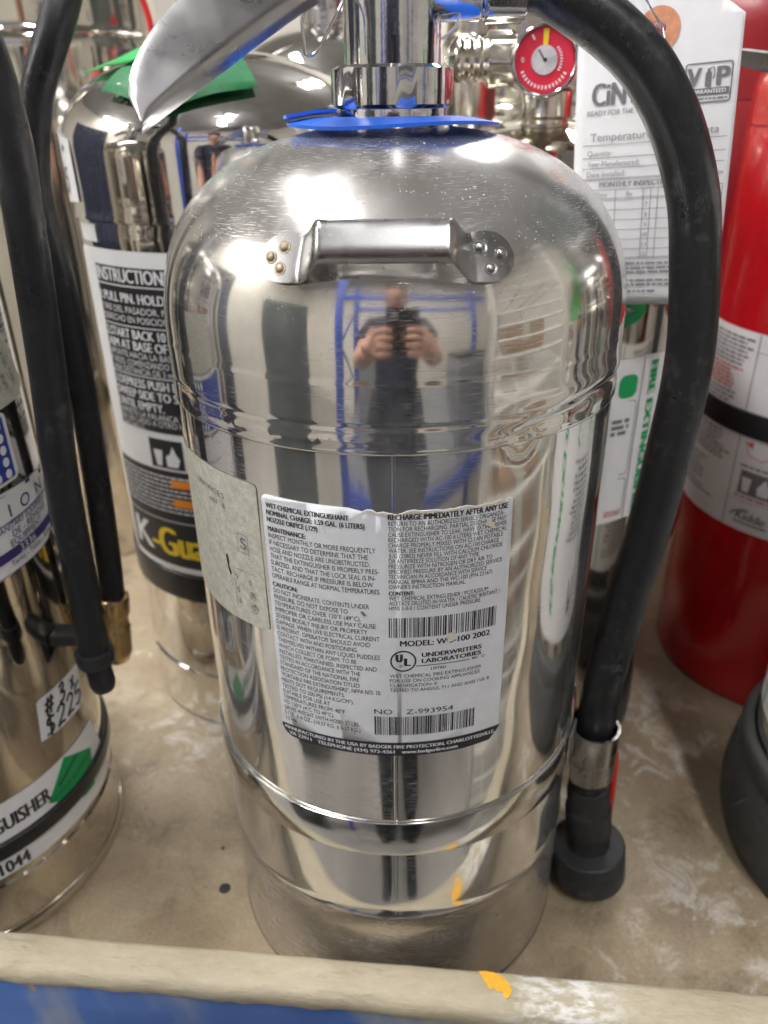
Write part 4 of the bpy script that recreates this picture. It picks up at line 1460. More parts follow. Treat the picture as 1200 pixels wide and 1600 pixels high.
for i in range(5):
    for j in range(4):
        A.disc(lu(79.8 - j * 4.8), 0.2518 + i * 0.0056, 0.0022, 0.0022, 14)
A.build('white_dots', PM, M['ink_white'], bs, 0.0011)
gt = polysheet('grey_tag', [(lu(40), 0.2800), (lu(96), 0.2805), (lu(100), 0.2835), (lu(101), 0.2870), (lu(90), 0.3230), (lu(40), 0.3300)], PM, M['foil'], E3, 0.0010, 0.002)
A = Art()
for s, a_, z_ in (("NAME", 85.5, 0.2885), ("LIC#", 90.0, 0.2880), ("2013", 95.5, 0.2882), ("2014", 92.5, 0.2970), ("2015", 89.5, 0.3060), ("2016", 86.5, 0.3150)):
    A.text(s, lu(a_), z_, 0.0030, 0.0068, 0.0, ang=PI / 2 + 0.25)
for a_ in (80, 84.5):
    A.stroke([(lu(a_), 0.2965), (lu(a_ - 5), 0.3220)], 0.0003)
A.build('tag_print', PM, M['ink'], gt, 0.0013)
hB = tube('hose', [(0.018, -0.005, 0.462), (0.06, -0.018, 0.480), (0.098, -0.026, 0.458), (0.1190, -0.0295, 0.4225), (0.1235, -0.0295, 0.3915), (0.1225, -0.0295, 0.3640), (0.1190, -0.0295, 0.3090), (0.1145, -0.0295, 0.2550),
                   (0.1128, -0.0295, 0.2060), (0.1120, -0.0295, 0.1750), (0.1110, -0.0295, 0.1560)], 0.0073, M['hose'], E3, 22, 8)
lathe('hose_nozzle', rprof([(0.003, 0), (0.0062, 0), (0.0064, 0.014), (0.0052, 0.018), (0.003, 0.018)], 0.0006, 2), M['black_plastic'], hB, 24, axis=((0.1110, -0.0295, 0.157), (0.06, 0, -1)))
hk = lathe('hose_hook', rprof([(0.0075, 0.1560), (0.0090, 0.1560), (0.0093, 0.1600), (0.0090, 0.1640), (0.0075, 0.1640)], 0.0006, 2), M['black_plastic'], E3, 28)
for v_ in hk.data.vertices: v_.co += Vector((0.1112, -0.0295, 0))
box('hook_arm', 0.0840, 0.1080, -0.0180, -0.0060, 0.1560, 0.1630, M['black_plastic'], hk, 0.0015)

# ================================================================== extinguisher behind on the right (white label with green print)
DR = 0.089
E4 = empty('fire_extinguisher', (0.0865, 0.1580, 0), 0,
           'steel extinguisher with red gauge and green printed label, half hidden behind the hose', 'fire extinguisher', GROUP_EXT)
ext_body(E4, DR, 0.318, 0.332, 0.3905, 2.15, M['steel_warm'], 0.004, 0.018)
bt = lathe('rubber_boot', rprof([(0.080, 0.0), (0.0925, 0.0), (0.0935, 0.012), (0.0925, 0.036), (0.0910, 0.043), (0.0893, 0.0445), (0.0890, 0.040)], 0.002), M['black_plastic'], E4, 120)
DM = cylmap(DR)
du = lambda a: deg(a, DR)
dl = polysheet('printed_label', rrect(du(-40), du(48.6), 0.1830, 0.2795, 0.002), DM, M['label_white'], E4, 0.0003, 0.003)
A = Art()
A.text("FIRE EXTINGUISHER", du(35.6), 0.2755, 0.0058, 0.092, 0.05, ang=-PI / 2)
A.poly(rrect(du(21.5), du(29.5), 0.2580, 0.2708, 0.004))
A.text("FIRE", du(-10), 0.262, 0.008, 0.03, 0.03)
A.build('green_print', DM, M['ink_green'], dl, 0.0006)
A = Art()
A.rect(du(31.4), du(31.8), 0.1835, 0.2790)
rnd = random.Random(12)
for z0_, z1_ in ((0.1880, 0.2100), (0.2125, 0.2560)):
    q = rrect(du(12), du(30.4), z0_, z1_, 0.003)
    A.stroke(q + [q[0]], 0.0004)
for i in range(3):
    A.greek(du(20.5), du(28), 0.2440 - i * 0.0035, 0.0022, rnd)
for i in range(22):
    A.greek(du(-38), du(9), 0.2740 - i * 0.0039, 0.0016, rnd, rnd.uniform(0.6, 1))
v_ = 0.2775
while v_ > 0.186:
    d_ = rnd.choice((0.0006, 0.0009, 0.0016))
    A.rect(du(43.2), du(47.8), v_ - d_, v_)
    v_ -= d_ + rnd.choice((0.0007, 0.0011))
A.build('printed_text', DM, M['ink_grey'], dl, 0.0006)
A = Art()
for i in range(3):
    A.greek(du(22), du(30), 0.1868 + i * 0.0014, 0.0007, rnd)
A.build('red_print', DM, M['ink_red'], dl, 0.0007)
lg = Art()
lg.ring(du(16), 0.3045, 0.0195, 0.0085, 0.0065, 36)
lg.build('green_oval_logo', DM, M['ink_green'], E4, 0.0004)
A = Art()
for i in range(9):
    a_ = math.radians(200 + i * 17)
    A.rect(du(16) + 0.0164 * math.cos(a_) - 0.0006, du(16) + 0.0164 * math.cos(a_) + 0.0006, 0.3045 + 0.0055 * math.sin(a_) - 0.0015, 0.3045 + 0.0055 * math.sin(a_) + 0.0015)
# valve with gauge facing the viewer
v4 = lathe('valve_stem', rprof([(0.010, 0.387), (0.0120, 0.387), (0.0120, 0.3905), (0.0132, 0.3912), (0.0132, 0.4035), (0.0100, 0.4045), (0.0100, 0.440), (0.005, 0.442)], 0.0006), M['nickel'], E4, 48)
v4.location = (-0.004, -0.016, 0)
box('valve_block', -0.020, 0.016, -0.017, 0.016, 0.4040, 0.4400, M['nickel'], v4, 0.003)
lathe('inlet_thread', rprof([(0.006, 0.018)] + [q for k in range(4) for q in ((0.0104, 0.0345 + k * 0.0046), (0.0090, 0.0368 + k * 0.0046))] + [(0.006, 0.0530)], 0.0006, 2), M['nickel'], v4, 32,
      axis=((0.0, -0.020, 0.4170), (-1, 0, 0)))
hexprism('inlet_nut', 0.0134, 0.021, 0.0345, M['nickel'], v4, 0.001, ((0.0, -0.020, 0.4170), (-1, 0, 0)), 6, 0.2)
gd_ = Vector((-0.12, -1.0, 0.04)).normalized()
go = Vector((-0.0085, -0.0330, 0.4155))
gau = lathe('gauge', rprof([(0.006, -0.016), (0.006, -0.006), (0.0145, -0.006), (0.0158, -0.004), (0.0160, 0.0025), (0.0148, 0.0040), (0.0140, 0.0036), (0.0138, 0.0010), (0.004, 0.0010)], 0.0006, 2), M['chrome'], v4, 48, axis=(go, gd_))
ga = gd_.cross(Vector((0, 0, 1))).normalized()
gu = ga.cross(gd_).normalized()
ga = -ga if ga.x < 0 else ga
GMAP = lambda uu, vv, l: go + gd_ * (0.0014 + l) + ga * uu + gu * vv
A = Art(); A.disc(0, 0, 0.0137, 0.0137, 40); A.build('gauge_face', GMAP, M['gauge_red'], gau, 0.0)
A = Art(); A.disc(-0.0002, 0.0002, 0.0062, 0.0062, 30); A.build('gauge_hub', GMAP, M['alu'], gau, 0.0006)
A = Art(); A.poly([(-0.0012, 0.0055), (0.0010, 0.0055), (0.0012, 0.0130), (-0.0014, 0.0130)]); A.build('gauge_mark', GMAP, M['ink_yellow'], gau, 0.0004)
A = Art()
for i in range(15):
    a_ = math.radians(205 + i * 9)
    rr = 0.0112
    A.stroke([((rr - 0.0008) * math.cos(a_), (rr - 0.0008) * math.sin(a_)), ((rr + 0.0008) * math.cos(a_), (rr + 0.0008) * math.sin(a_))], 0.0008)
for i in range(9):
    a_ = math.radians(-30 + i * 9)
    A.stroke([(0.0072 * math.cos(a_), 0.0072 * math.sin(a_)), (0.0084 * math.cos(a_), 0.0084 * math.sin(a_))], 0.0006)
A.text("0", -0.0108, -0.0008, 0.0022, ang=0.2)
A.stroke([(-0.0065, 0.0105), (-0.0052, 0.0085)], 0.0008)
A.build('gauge_print', GMAP, M['ink_white'], gau, 0.0005)
A = Art(); A.disc(0.0002, 0.0002, 0.0009, 0.0009, 12); A.build('gauge_pivot', GMAP, M['ink'], gau, 0.0010)
tube('pointer', [GMAP(0, 0, 0.0009), GMAP(-0.003, 0.0045, 0.0009)], 0.0003, M['ink'], gau, 6, 1)
lever('carry_handle', [(0.010, 0.0, 0.440), (0.055, 0.01, 0.452), (0.095, 0.02, 0.450)], [0.010, 0.012, 0.004], [0.010, 0.012, 0.006], 0.006, M['lever'], v4)

# ================================================================== steel one farther back between them
E5 = empty('fire_extinguisher', (0.064, 0.352, 0), 0, 'steel extinguisher whose neck shows between the central nut and the red gauge', 'fire extinguisher', GROUP_EXT)
ext_body(E5, 0.088, 0.315, 0.335, 0.392, 2.2, M['steel_warm'], 0, 0.021)
lathe('valve_stem', rprof([(0.012, 0.389), (0.0205, 0.389), (0.0205, 0.440), (0.018, 0.444), (0.018, 0.47), (0.006, 0.474)], 0.001), M['nickel'], E5, 48)

# ================================================================== red extinguisher on the right
RR = 0.089
E6 = empty('fire_extinguisher', (0.3104, 0.1963, 0), 0, 'glossy red extinguisher on the right with white label and black strap', 'fire extinguisher', GROUP_EXT)
ext_body(E6, RR, 0.385, 0.398, 0.458, 2.1, M['red_paint'], 0, 0.02, None, 0.0003)
RM = cylmap(RR)
ru_ = lambda a: deg(a, RR)
rl = polysheet('printed_label', rrect(ru_(-132), ru_(20), 0.1385, 0.2700, 0.001), RM, M['label_white'], E6, 0.0003, 0.003)
A = Art(); R_ = Art()
rnd = random.Random(15)
A.rect(ru_(-64.2), ru_(-63.8), 0.1390, 0.2695)
A.rect(ru_(-63.6), ru_(18), 0.2585, 0.2588)
A.rect(ru_(-63.6), ru_(18), 0.1600, 0.1603)
for i in range(7):
    A.greek(ru_(-100), ru_(-66), 0.2640 - i * 0.0028, 0.0014, rnd, rnd.uniform(0.85, 1))
for i in range(6):
    R_.greek(ru_(-100), ru_(-67), 0.2440 - i * 0.0026, 0.0014, rnd, rnd.uniform(0.7, 1))
for i in range(3):
    A.greek(ru_(-100), ru_(-70), 0.2278 - i * 0.0030, 0.0014, rnd, rnd.uniform(0.7, 1))
for i in range(8):
    A.greek(ru_(-100), ru_(-66), 0.2005 - i * 0.0026, 0.0013, rnd, rnd.uniform(0.7, 1))
for i in range(9):
    A.greek(ru_(-100), ru_(-70), 0.1760 - i * 0.0030, 0.0013, rnd, rnd.uniform(0.4, 0.95))
A.text("Kidde", ru_(-58.5), 0.1468, 0.0060, 0.020, 0.02, slant=0.2)
A.stroke([(ru_(-61), 0.1480), (ru_(-59.5), 0.1510), (ru_(-56), 0.1535), (ru_(-53), 0.1540)], 0.0013)
A.rect(ru_(-59), ru_(-44), 0.1440, 0.1452)
A.rect(ru_(-60), ru_(-44), 0.1650, 0.1815)
A.greek(ru_(-61), ru_(-40), 0.1838, 0.0014, rnd)
R_.greek(ru_(-61), ru_(-42), 0.1622, 0.0014, rnd)
R_.poly([(ru_(-61), 0.2000), (ru_(-57), 0.2015), (ru_(-57), 0.1970)])
R_.stroke([(ru_(-60), 0.1985), (ru_(-58), 0.1920), (ru_(-52), 0.1905), (ru_(-44), 0.1990)], 0.0006)
A.build('printed_text', RM, M['ink_grey'], rl, 0.0006)
tagit(R_.build('red_print', RM, M['ink_red'], rl, 0.0006), kind='stuff')
A = Art()
A.poly([(ru_(-58), 0.1670), (ru_(-55), 0.1670), (ru_(-54.4), 0.1770), (ru_(-58.8), 0.1770)])
A.poly([(ru_(-51), 0.1670), (ru_(-46.5), 0.1670), (ru_(-46), 0.1710), (ru_(-48.5), 0.1795), (ru_(-51.6), 0.1720)])
A.build('pictogram', RM, M['ink_white'], rl, 0.0009)
lathe('black_strap', rprof([(RR + 0.0004, 0.2045), (RR + 0.0020, 0.2045), (RR + 0.0020, 0.2205), (RR + 0.0004, 0.2205)], 0.0005), M['black_plastic'], E6, 140)
v6 = simple_valve(E6, 0.458, 0.017, M['chrome'], True, (0.9, 0.5))
lever('hose_bracket', [(-0.060, -0.105, 0.4020), (-0.095, -0.104, 0.4085), (-0.125, -0.098, 0.4130), (-0.150, -0.090, 0.4180)], [0.006, 0.0065, 0.006, 0.004], [0.006, 0.0065, 0.006, 0.004], 0.003, M['satin'], v6, -1.0)

# dark red one in the back row
E7 = empty('fire_extinguisher', (0.33, 0.46, 0), 0, 'dark red extinguisher in the back row at the top right corner', 'fire extinguisher', GROUP_EXT)
ext_body(E7, 0.09, 0.40, 0.44, 0.51, 2.2, M['red_dark'], 0, 0.02, None, 0.0003)
simple_valve(E7, 0.51, 0.017, M['chrome'])
# steel one in the back row, left
E8 = empty('fire_extinguisher', (-0.296, 0.455, 0), 0, 'tall steel extinguisher in the back row at the top left corner', 'fire extinguisher', GROUP_EXT)
ext_body(E8, 0.100, 0.452, 0.50, 0.57, 2.2, M['steel_warm'], 0, 0.02, None, 0.0018)
simple_valve(E8, 0.57, 0.017, M['chrome'])
E10 = empty('fire_extinguisher', (-0.05, 0.47, 0), 0, 'steel extinguisher in the back row behind the green collared one', 'fire extinguisher', GROUP_EXT)
ext_body(E10, 0.088, 0.38, 0.40, 0.46, 2.2, M['steel'], 0, 0.02)
simple_valve(E10, 0.46, 0.017, M['chrome'])
E11 = empty('fire_extinguisher', (0.165, 0.53, 0), 0, 'steel extinguisher in the back row behind the paper tag', 'fire extinguisher', GROUP_EXT)
ext_body(E11, 0.100, 0.40, 0.43, 0.50, 2.2, M['steel_warm'], 0, 0.02)
simple_valve(E11, 0.50, 0.017, M['chrome'])
tagit(tube('red_strap', [(-0.168, 0.300, 0.500), (-0.1625, 0.300, 0.4680), (-0.1590, 0.300, 0.4540), (-0.1575, 0.300, 0.4400), (-0.1540, 0.300, 0.4250)], 0.0022, M['red_plastic'], None, 10, 6),
      'red plastic strap hanging in front of the tall steel extinguisher at top left', 'strap')

# near right: only its black rubber foot shows
E9 = empty('fire_extinguisher', (0.2900, 0.0000, 0), 0, 'steel extinguisher at the right edge of which only the dusty black rubber foot shows', 'fire extinguisher', GROUP_EXT)
ext_body(E9, 0.0830, 0.33, 0.35, 0.41, 2.2, M['steel'], 0.006, 0.02)
lathe('rubber_boot', rprof([(0.078, 0.0), (0.0885, 0.0), (0.0930, 0.014), (0.0945, 0.032), (0.0925, 0.050), (0.0890, 0.058), (0.0905, 0.061), (0.0905, 0.069), (0.0885, 0.0735), (0.0836, 0.0740), (0.0836, 0.060)], 0.003),
      M['rubber_dusty'], E9, 120)
fm = cylmap(0.0830)
fu = lambda a: deg(a, 0.0830)
fl = polysheet('printed_label', rrect(fu(-165), fu(-25), 0.0900, 0.2600, 0.002), fm, M['label_white'], E9, 0.0003, 0.003)
A = Art(); rnd = random.Random(44)
for i in range(40):
    A.greek(fu(-160), fu(-112), 0.2540 - i * 0.0039, 0.0016, rnd, rnd.uniform(0.7, 1))
for i in range(14):
    A.greek(fu(-104), fu(-74), 0.2180 - i * 0.0042, 0.0022, rnd, rnd.uniform(0.7, 1))
A.poly([(fu(-100), 0.112), (fu(-92), 0.112), (fu(-90), 0.138), (fu(-102), 0.138)])
A.build('printed_text', fm, M['ink_grey'], fl, 0.0006)
A = Art()
A.poly(rrect(fu(-104), fu(-78), 0.2270, 0.2520, 0.006))
A.rect(fu(-108.5), fu(-107), 0.092, 0.258)
A.text("FIRE EXTINGUISHER", fu(-58), 0.2520, 0.0090, 0.140, 0.05, ang=-PI / 2)
A.build('green_print', fm, M['ink_green'], fl, 0.0006)
tube('loose_hair', [(-0.0895, -0.015, 0.062), (-0.098, -0.017, 0.0630), (-0.106, -0.019, 0.0620), (-0.109, -0.0195, 0.0595)], 0.0004, M['ink'], E9, 6, 6)
simple_valve(E9, 0.41, 0.017, M['chrome'], True, (-0.2, 1))

# ================================================================== paper tag
TY = math.radians(-20)
tg = empty('paper_tag', (0.1112, 0.0600, 0.4238), TY, 'white inspection tag with orange eyelet hanging between the hose and the red extinguisher', 'tag')
TRO = math.radians(4.0)


def TM(uu, vv, l):
    c, s = math.cos(TRO), math.sin(TRO)
    x, z = uu * c - vv * s, uu * s + vv * c
    y = -l + 0.9 * (vv + 0.06) ** 2 - 0.003 + 2.2 * uu * uu
    return (x, y, z)


tw, tb, tt = 0.0328, -0.1120, 0.0145
tp = [(-tw, tb), (tw, tb), (tw, tt - 0.012), (tw - 0.016, tt), (-tw + 0.016, tt), (-tw, tt - 0.012)]
card = polysheet('card', tp, TM, M['card'], tg, 0.0, 0.004, 0.005, [circ(0, 0, 0.0030)[::-1]])
sol = card.modifiers.new('thickness', 'SOLIDIFY'); sol.thickness = 0.0003; sol.offset = -1
A = Art()
A.ring(0, 0, 0.0085, 0.0085, 0.0053, 36)
A.build('eyelet_patch', TM, M['orange_paper'], tg, 0.0003)
tube('tag_wire', [(0.004, -0.004, -0.006), (0.001, -0.001, 0.001), (-0.006, -0.003, 0.010), (-0.014, 0.0, 0.024), (-0.020, 0.02, 0.030)], 0.0005, M['chrome'], tg, 8, 6)
A = Art(); Gy = Art(); W_ = Art()
A.text("CiNTAS", -0.0255, -0.0262, 0.0085, 0.0290, 0.02)
A.text("READY FOR THE WORKDAY", -0.0275, -0.0300, 0.0019, 0.0340, 0.0)
q = rrect(0.0120, 0.0300, -0.0285, -0.0140, 0.001)
A.stroke(q + [q[0]], 0.0005)
A.text("V", 0.0130, -0.0224, 0.0068, 0.0050, 0.03)
A.text("P", 0.0245, -0.0224, 0.0068, 0.0045, 0.03)
A.poly([(0.0198, -0.0226), (0.0222, -0.0226), (0.0222, -0.0178), (0.0216, -0.0170), (0.0216, -0.0160), (0.0204, -0.0160), (0.0204, -0.0170), (0.0198, -0.0178)])
A.stroke([(0.0212, -0.0162), (0.0226, -0.0155), (0.0232, -0.0166), (0.0230, -0.0200)], 0.0004)
A.rect(0.0124, 0.0294, -0.0256, -0.0232)
rnd = random.Random(31)
A.greek(0.0128, 0.0294, -0.0274, 0.0006, rnd)
W_.text("GUARANTEED", 0.0134, -0.0252, 0.0015, 0.0148, 0.03)
Gy.text("Temperature-Sensing Data", -0.0258, -0.0402, 0.0031, 0.0530, 0.0)
for k, (s, z_) in enumerate((("Quantity:", -0.0462), ("Year Manufactured:", -0.0505), ("Date Installed:", -0.0548))):
    Gy.text(s, -0.0268, z_, 0.0022, (0.0105, 0.0225, 0.0168)[k], 0.0)
for z_ in (-0.0418, -0.0470, -0.0513, -0.0556, -0.0562):
    A.rect(-0.0290, 0.0305, z_ - 0.00012, z_ + 0.00012)
Gy.text("MONTHLY INSPECTION RECORD", -0.0210, -0.0592, 0.0022, 0.0440, 0.03)
for z_ in (-0.0604, -0.0640, -0.0647, -0.0690, -0.0733, -0.0776, -0.0819, -0.0862, -0.0900, -0.0906):
    A.rect(-0.0292, 0.0308, z_ - 0.00010, z_ + 0.00010)
for u_ in (-0.0292, -0.0262, -0.0138, -0.0018, 0.0014, 0.0044, 0.0168, 0.0308):
    A.rect(u_ - 0.0001, u_ + 0.0001, -0.0906, -0.0604)
Gy.text("Date", -0.0222, -0.0633, 0.0019, 0.0048); Gy.text("By", -0.0090, -0.0633, 0.0019, 0.0026)
Gy.text("Date", 0.0085, -0.0633, 0.0019, 0.0048); Gy.text("By", 0.0225, -0.0633, 0.0019, 0.0026)
for i in range(6):
    Gy.text(str(7 + i), -0.0002, -0.0682 - i * 0.0043, 0.0019, 0.0011 if i < 3 else 0.0020, 0.0, align='C')
for i, z_ in enumerate((-0.0932, -0.0952, -0.0972, -0.1010, -0.1030, -0.1060)):
    Gy.greek(-0.0290, 0.0300, z_, 0.0009, rnd, (0.98, 0.95, 0.7, 0.98, 0.8, 0.6)[i])
A.build('printed_rules', TM, M['ink_grey'], card, 0.00045)
Gy.build('printed_text', TM, M['ink_pale'], card, 0.00045)
W_.build('white_lettering', TM, M['ink_white'], card, 0.0007)

# red plastic sliver standing behind the hose clip
tagit(tube('red_pull_tie', [(0.1155, 0.004, 0.1075), (0.1170, 0.004, 0.1010), (0.1195, 0.004, 0.0850), (0.1225, 0.004, 0.0700), (0.1240, 0.004, 0.0300), (0.1240, 0.004, 0.0005)], 0.0017, M['red_plastic'], None, 10, 5,
           lambda s: 0.0008 + 0.0012 * min(1, s * 5)), 'thin red plastic tie standing behind the hose clip', 'tie')

# green tag on the near right extinguisher, seen mirrored in the dome
gt2 = empty('green_tag', (0.215, -0.060, 0.36), 0.9, 'limp green plastic tag at the right, mirrored in the central dome', 'tag')
V, Fc = [], []
for i in range(13):
    s = i / 12
    for k in (-1, 1):
        for th in (0, 0.001):
            V.append((k * (0.010 - 0.004 * math.sin(s * 7)) + 0.008 * math.sin(s * 4), 0.006 * math.sin(s * 6) + th, 0.05 - 0.09 * s))
for i in range(12):
    a, b_ = i * 4, i * 4 + 4
    Fc += [(a, b_, b_ + 2, a + 2), (a + 1, a + 3, b_ + 3, b_ + 1), (a, a + 1, b_ + 1, b_), (a + 2, b_ + 2, b_ + 3, a + 3)]
mesh('tag_sheet', V, Fc, M['green_tag'], gt2, True, None, 60)

# ================================================================== things behind the photographer, seen only as reflections
rk = empty('storage_rack', (0, -1.60, GZ), 0, 'blue steel storage rack behind the photographer, mirrored in the steel', 'rack')
for x in (-0.62, 1.30):
    for y in (-0.30, 0.30):
        box('post', x - 0.035, x + 0.035, y - 0.035, y + 0.035, 0, 2.3, M['rack_blue'], rk, 0.004)
for z_ in (0.55, 1.78):
    for y in (-0.30, 0.30):
        box('beam', -0.58, 1.26, y - 0.02, y + 0.02, z_, z_ + 0.07, M['rack_blue'], rk, 0.004)
tube('brace', [(-0.62, -0.26, 0.6), (-0.62, 0.26, 1.2)], 0.012, M['rack_blue'], rk, 10, 1)
tube('brace', [(-0.62, 0.26, 1.2), (-0.62, -0.26, 1.75)], 0.012, M['rack_blue'], rk, 10, 1)
box('deck', -0.58, 1.26, -0.27, 0.27, 0.62, 0.635, M['grey_bin'], rk, 0.003)
for k, (x, y, sx, sy, h) in enumerate(((-0.25, -1.60, 0.36, 0.36, 0.42), (0.95, -1.57, 0.42, 0.40, 0.34))):
    c_ = empty('plastic_bin', (x, y, GZ + 0.635), 0, ('grey bin on the blue rack, left of the photographer', 'grey bin on the blue rack, right of the photographer')[k], 'bin')
    box('bin_body', -sx / 2, sx / 2, -sy / 2, sy / 2, 0, h, M['grey_bin'], c_, 0.02)
    box('bin_lid', -sx / 2 - 0.01, sx / 2 + 0.01, -sy / 2 - 0.01, sy / 2 + 0.01, h, h + 0.02, M['black_plastic'], c_, 0.006)
ws = empty('wire_shelf', (0.80, -0.60, GZ), math.radians(-48), 'chrome wire shelf unit mirrored in the right half of the dome', 'shelf')
for x in (-0.45, 0.45):
    for y in (-0.2, 0.2):
        tube('post', [(x, y, 0), (x, y, 1.75)], 0.013, M['wire'], ws, 10, 1)
for x in (-0.45, 0.45):
    for k in range(26):
        tube('rung', [(x, -0.2, 0.15 + 0.06 * k), (x, 0.2, 0.15 + 0.06 * k)], 0.006, M['wire'], ws, 8, 1)
for z_ in (0.35, 0.75, 1.10, 1.45):
    V, Fc = [], []

    def wire(a, b_, r):
        a, b_ = Vector(a), Vector(b_)
        t = (b_ - a).normalized(); n_ = t.orthogonal().normalized(); m2 = t.cross(n_)
        k0 = len(V)
        for p in (a, b_):
            for j in range(6):
                V.append(p + n_ * (r * math.cos(j * PI / 3)) + m2 * (r * math.sin(j * PI / 3)))
        for j in range(6):
            Fc.append((k0 + j, k0 + (j + 1) % 6, k0 + 6 + (j + 1) % 6, k0 + 6 + j))
    for y in (-0.2, -0.07, 0.07, 0.2):
        wire((-0.46, y, z_), (0.46, y, z_), 0.006)
    for k in range(21):
        x = -0.45 + 0.045 * k
        wire((x, -0.21, z_ + 0.006), (x, 0.21, z_ + 0.006), 0.0035)
    tagit(mesh('wire_grid', V, Fc, M['wire'], ws, True, None, 60), kind='stuff')
crt = [(-0.25, 0.0, 0.762, 0.30, 0.26, 0.20), (0.12, 0.02, 0.762, 0.26, 0.28, 0.24), (-0.10, 0.0, 1.112, 0.34, 0.30, 0.18), (0.25, 0.0, 0.362, 0.36, 0.3, 0.3)]
cl_ = ['small carton on the middle wire shelf, nearer the rack', 'small carton on the middle wire shelf, nearer the wall', 'wide carton on the upper wire shelf', 'large carton on the lowest wire shelf']
for k, (x, y, z_, sx, sy, h) in enumerate(crt):
    c_ = empty('carton', (0.86 + x * math.cos(math.radians(-48)) - y * math.sin(math.radians(-48)), -0.62 + x * math.sin(math.radians(-48)) + y * math.cos(math.radians(-48)), GZ + z_), math.radians(-48), cl_[k], 'box', 'cartons on the wire shelf')
    box('carton_body', -sx / 2, sx / 2, -sy / 2, sy / 2, 0, h, M['carton'], c_, 0.004)
    box('carton_tape', -sx / 2 - 0.001, sx / 2 + 0.001, -0.025, 0.025, h * 0.4, h + 0.001, M['foil'], c_)
cb = empty('cabinet', (-1.10, -0.95, GZ), math.radians(45), 'dark green tool cabinet mirrored in the left half of the dome', 'cabinet')
box('cabinet_body', -0.34, 0.34, -0.22, 0.22, 0.08, 1.55, M['dark_shelf'], cb, 0.01)
box('plinth', -0.30, 0.30, -0.19, 0.19, 0, 0.08, M['black_plastic'], cb, 0.004)
for k, (x, mm) in enumerate(((-0.17, 'green_tag'), (0.08, 'grey_bin'), (0.20, 'ink_yellow'))):
    tube('hanging_hose', [(x, 0.24, 1.45), (x + 0.02, 0.245, 1.0), (x - 0.01, 0.24, 0.45)], 0.014, M[mm], cb, 10, 6)
sh = empty('fabric_screen', (-1.75, 0.35, GZ), math.radians(90), 'dark blue hanging curtain at the left, mirrored at the cylinder edge', 'curtain')
V, Fc = [], []
for i in range(61):
    x = -0.6 + 1.2 * i / 60
    for z_ in (0.05, 1.9):
        V.append((x, 0.03 * math.sin(i * 0.9), z_))
for i in range(60):
    Fc.append((2 * i, 2 * i + 2, 2 * i + 3, 2 * i + 1))
o = mesh('curtain_cloth', V, Fc, M['navy'], sh, True, None, 80)
sm = o.modifiers.new('thickness', 'SOLIDIFY'); sm.thickness = 0.004
box('curtain_rail', -0.65, 0.65, -0.012, 0.012, 1.9, 1.93, M['wire'], sh, 0.003)
dk = empty('metal_cabinet', (1.25, 0.65, GZ), 0, 'black metal cabinet at the right, mirrored at the cylinder edge', 'cabinet')
box('cabinet_body', -0.3, 0.3, -0.6, 0.6, 0.1, 2.25, M['black_plastic'], dk, 0.01)
box('cabinet_door', -0.315, -0.301, -0.58, -0.01, 0.14, 2.2, M['dark_shelf'], dk, 0.004)
box('cabinet_door', -0.315, -0.301, 0.01, 0.58, 0.14, 2.2, M['dark_shelf'], dk, 0.004)

# the photographer
pr = empty('person', (0.0, -0.93, GZ), 0, 'person in a dark navy polo shirt holding up a phone, mirrored in the dome', 'person')


def skin_mesh(name, verts, edges, radii, mat, parent, sub=2, root=0):
    me = bpy.data.meshes.new(name)
    me.from_pydata([tuple(v) for v in verts], edges, [])
    me.materials.append(mat)
    o = bpy.data.objects.new(name, me)
    COL.objects.link(o)
    o.parent = parent
    sk = o.modifiers.new('skin', 'SKIN')
    sk.use_smooth_shade = True
    if not me.skin_vertices:
        me.attributes.new
    lay = me.skin_vertices[0].data if me.skin_vertices else None
    if lay is None:
        bpy.context.view_layer.objects.active = o
    for i, r in enumerate(radii):
        r = (r, r) if isinstance(r, (int, float)) else r
        lay[i].radius = r
        lay[i].use_root = (i == root)
    ss = o.modifiers.new('smooth', 'SUBSURF')
    ss.levels = ss.render_levels = sub
    return o


H = 0.95   # the tray stands 0.95 m above the floor
tz = lambda z: z + H
# body: one continuous figure (head, neck, torso, arms, legs)
bv = [(0.0, 0.0, 1.00), (0, 0.01, 1.12), (0, 0.0, 1.28), (0, -0.02, 1.42), (0, 0.02, 1.50), (0, 0.06, 1.57), (0, 0.085, 1.64), (0, 0.08, 1.71),
      (-0.17, -0.01, 1.40), (-0.215, 0.19, 1.17), (-0.135, 0.42, 1.20), (-0.078, 0.555, 1.245),
      (0.17, -0.01, 1.40), (0.215, 0.19, 1.17), (0.140, 0.42, 1.20), (0.085, 0.555, 1.245)]
be = [(0, 1), (1, 2), (2, 3), (3, 4), (4, 5), (5, 6), (6, 7), (3, 8), (8, 9), (9, 10), (10, 11), (3, 12), (12, 13), (13, 14), (14, 15)]
br = [(0.11, 0.08), (0.12, 0.09), (0.14, 0.095), (0.11, 0.08), 0.058, 0.062, (0.078, 0.095), (0.062, 0.075), 0.055, 0.044, 0.036, 0.026, 0.055, 0.044, 0.036, 0.026]
skin_mesh('body', bv, be, br, M['skin'], pr)
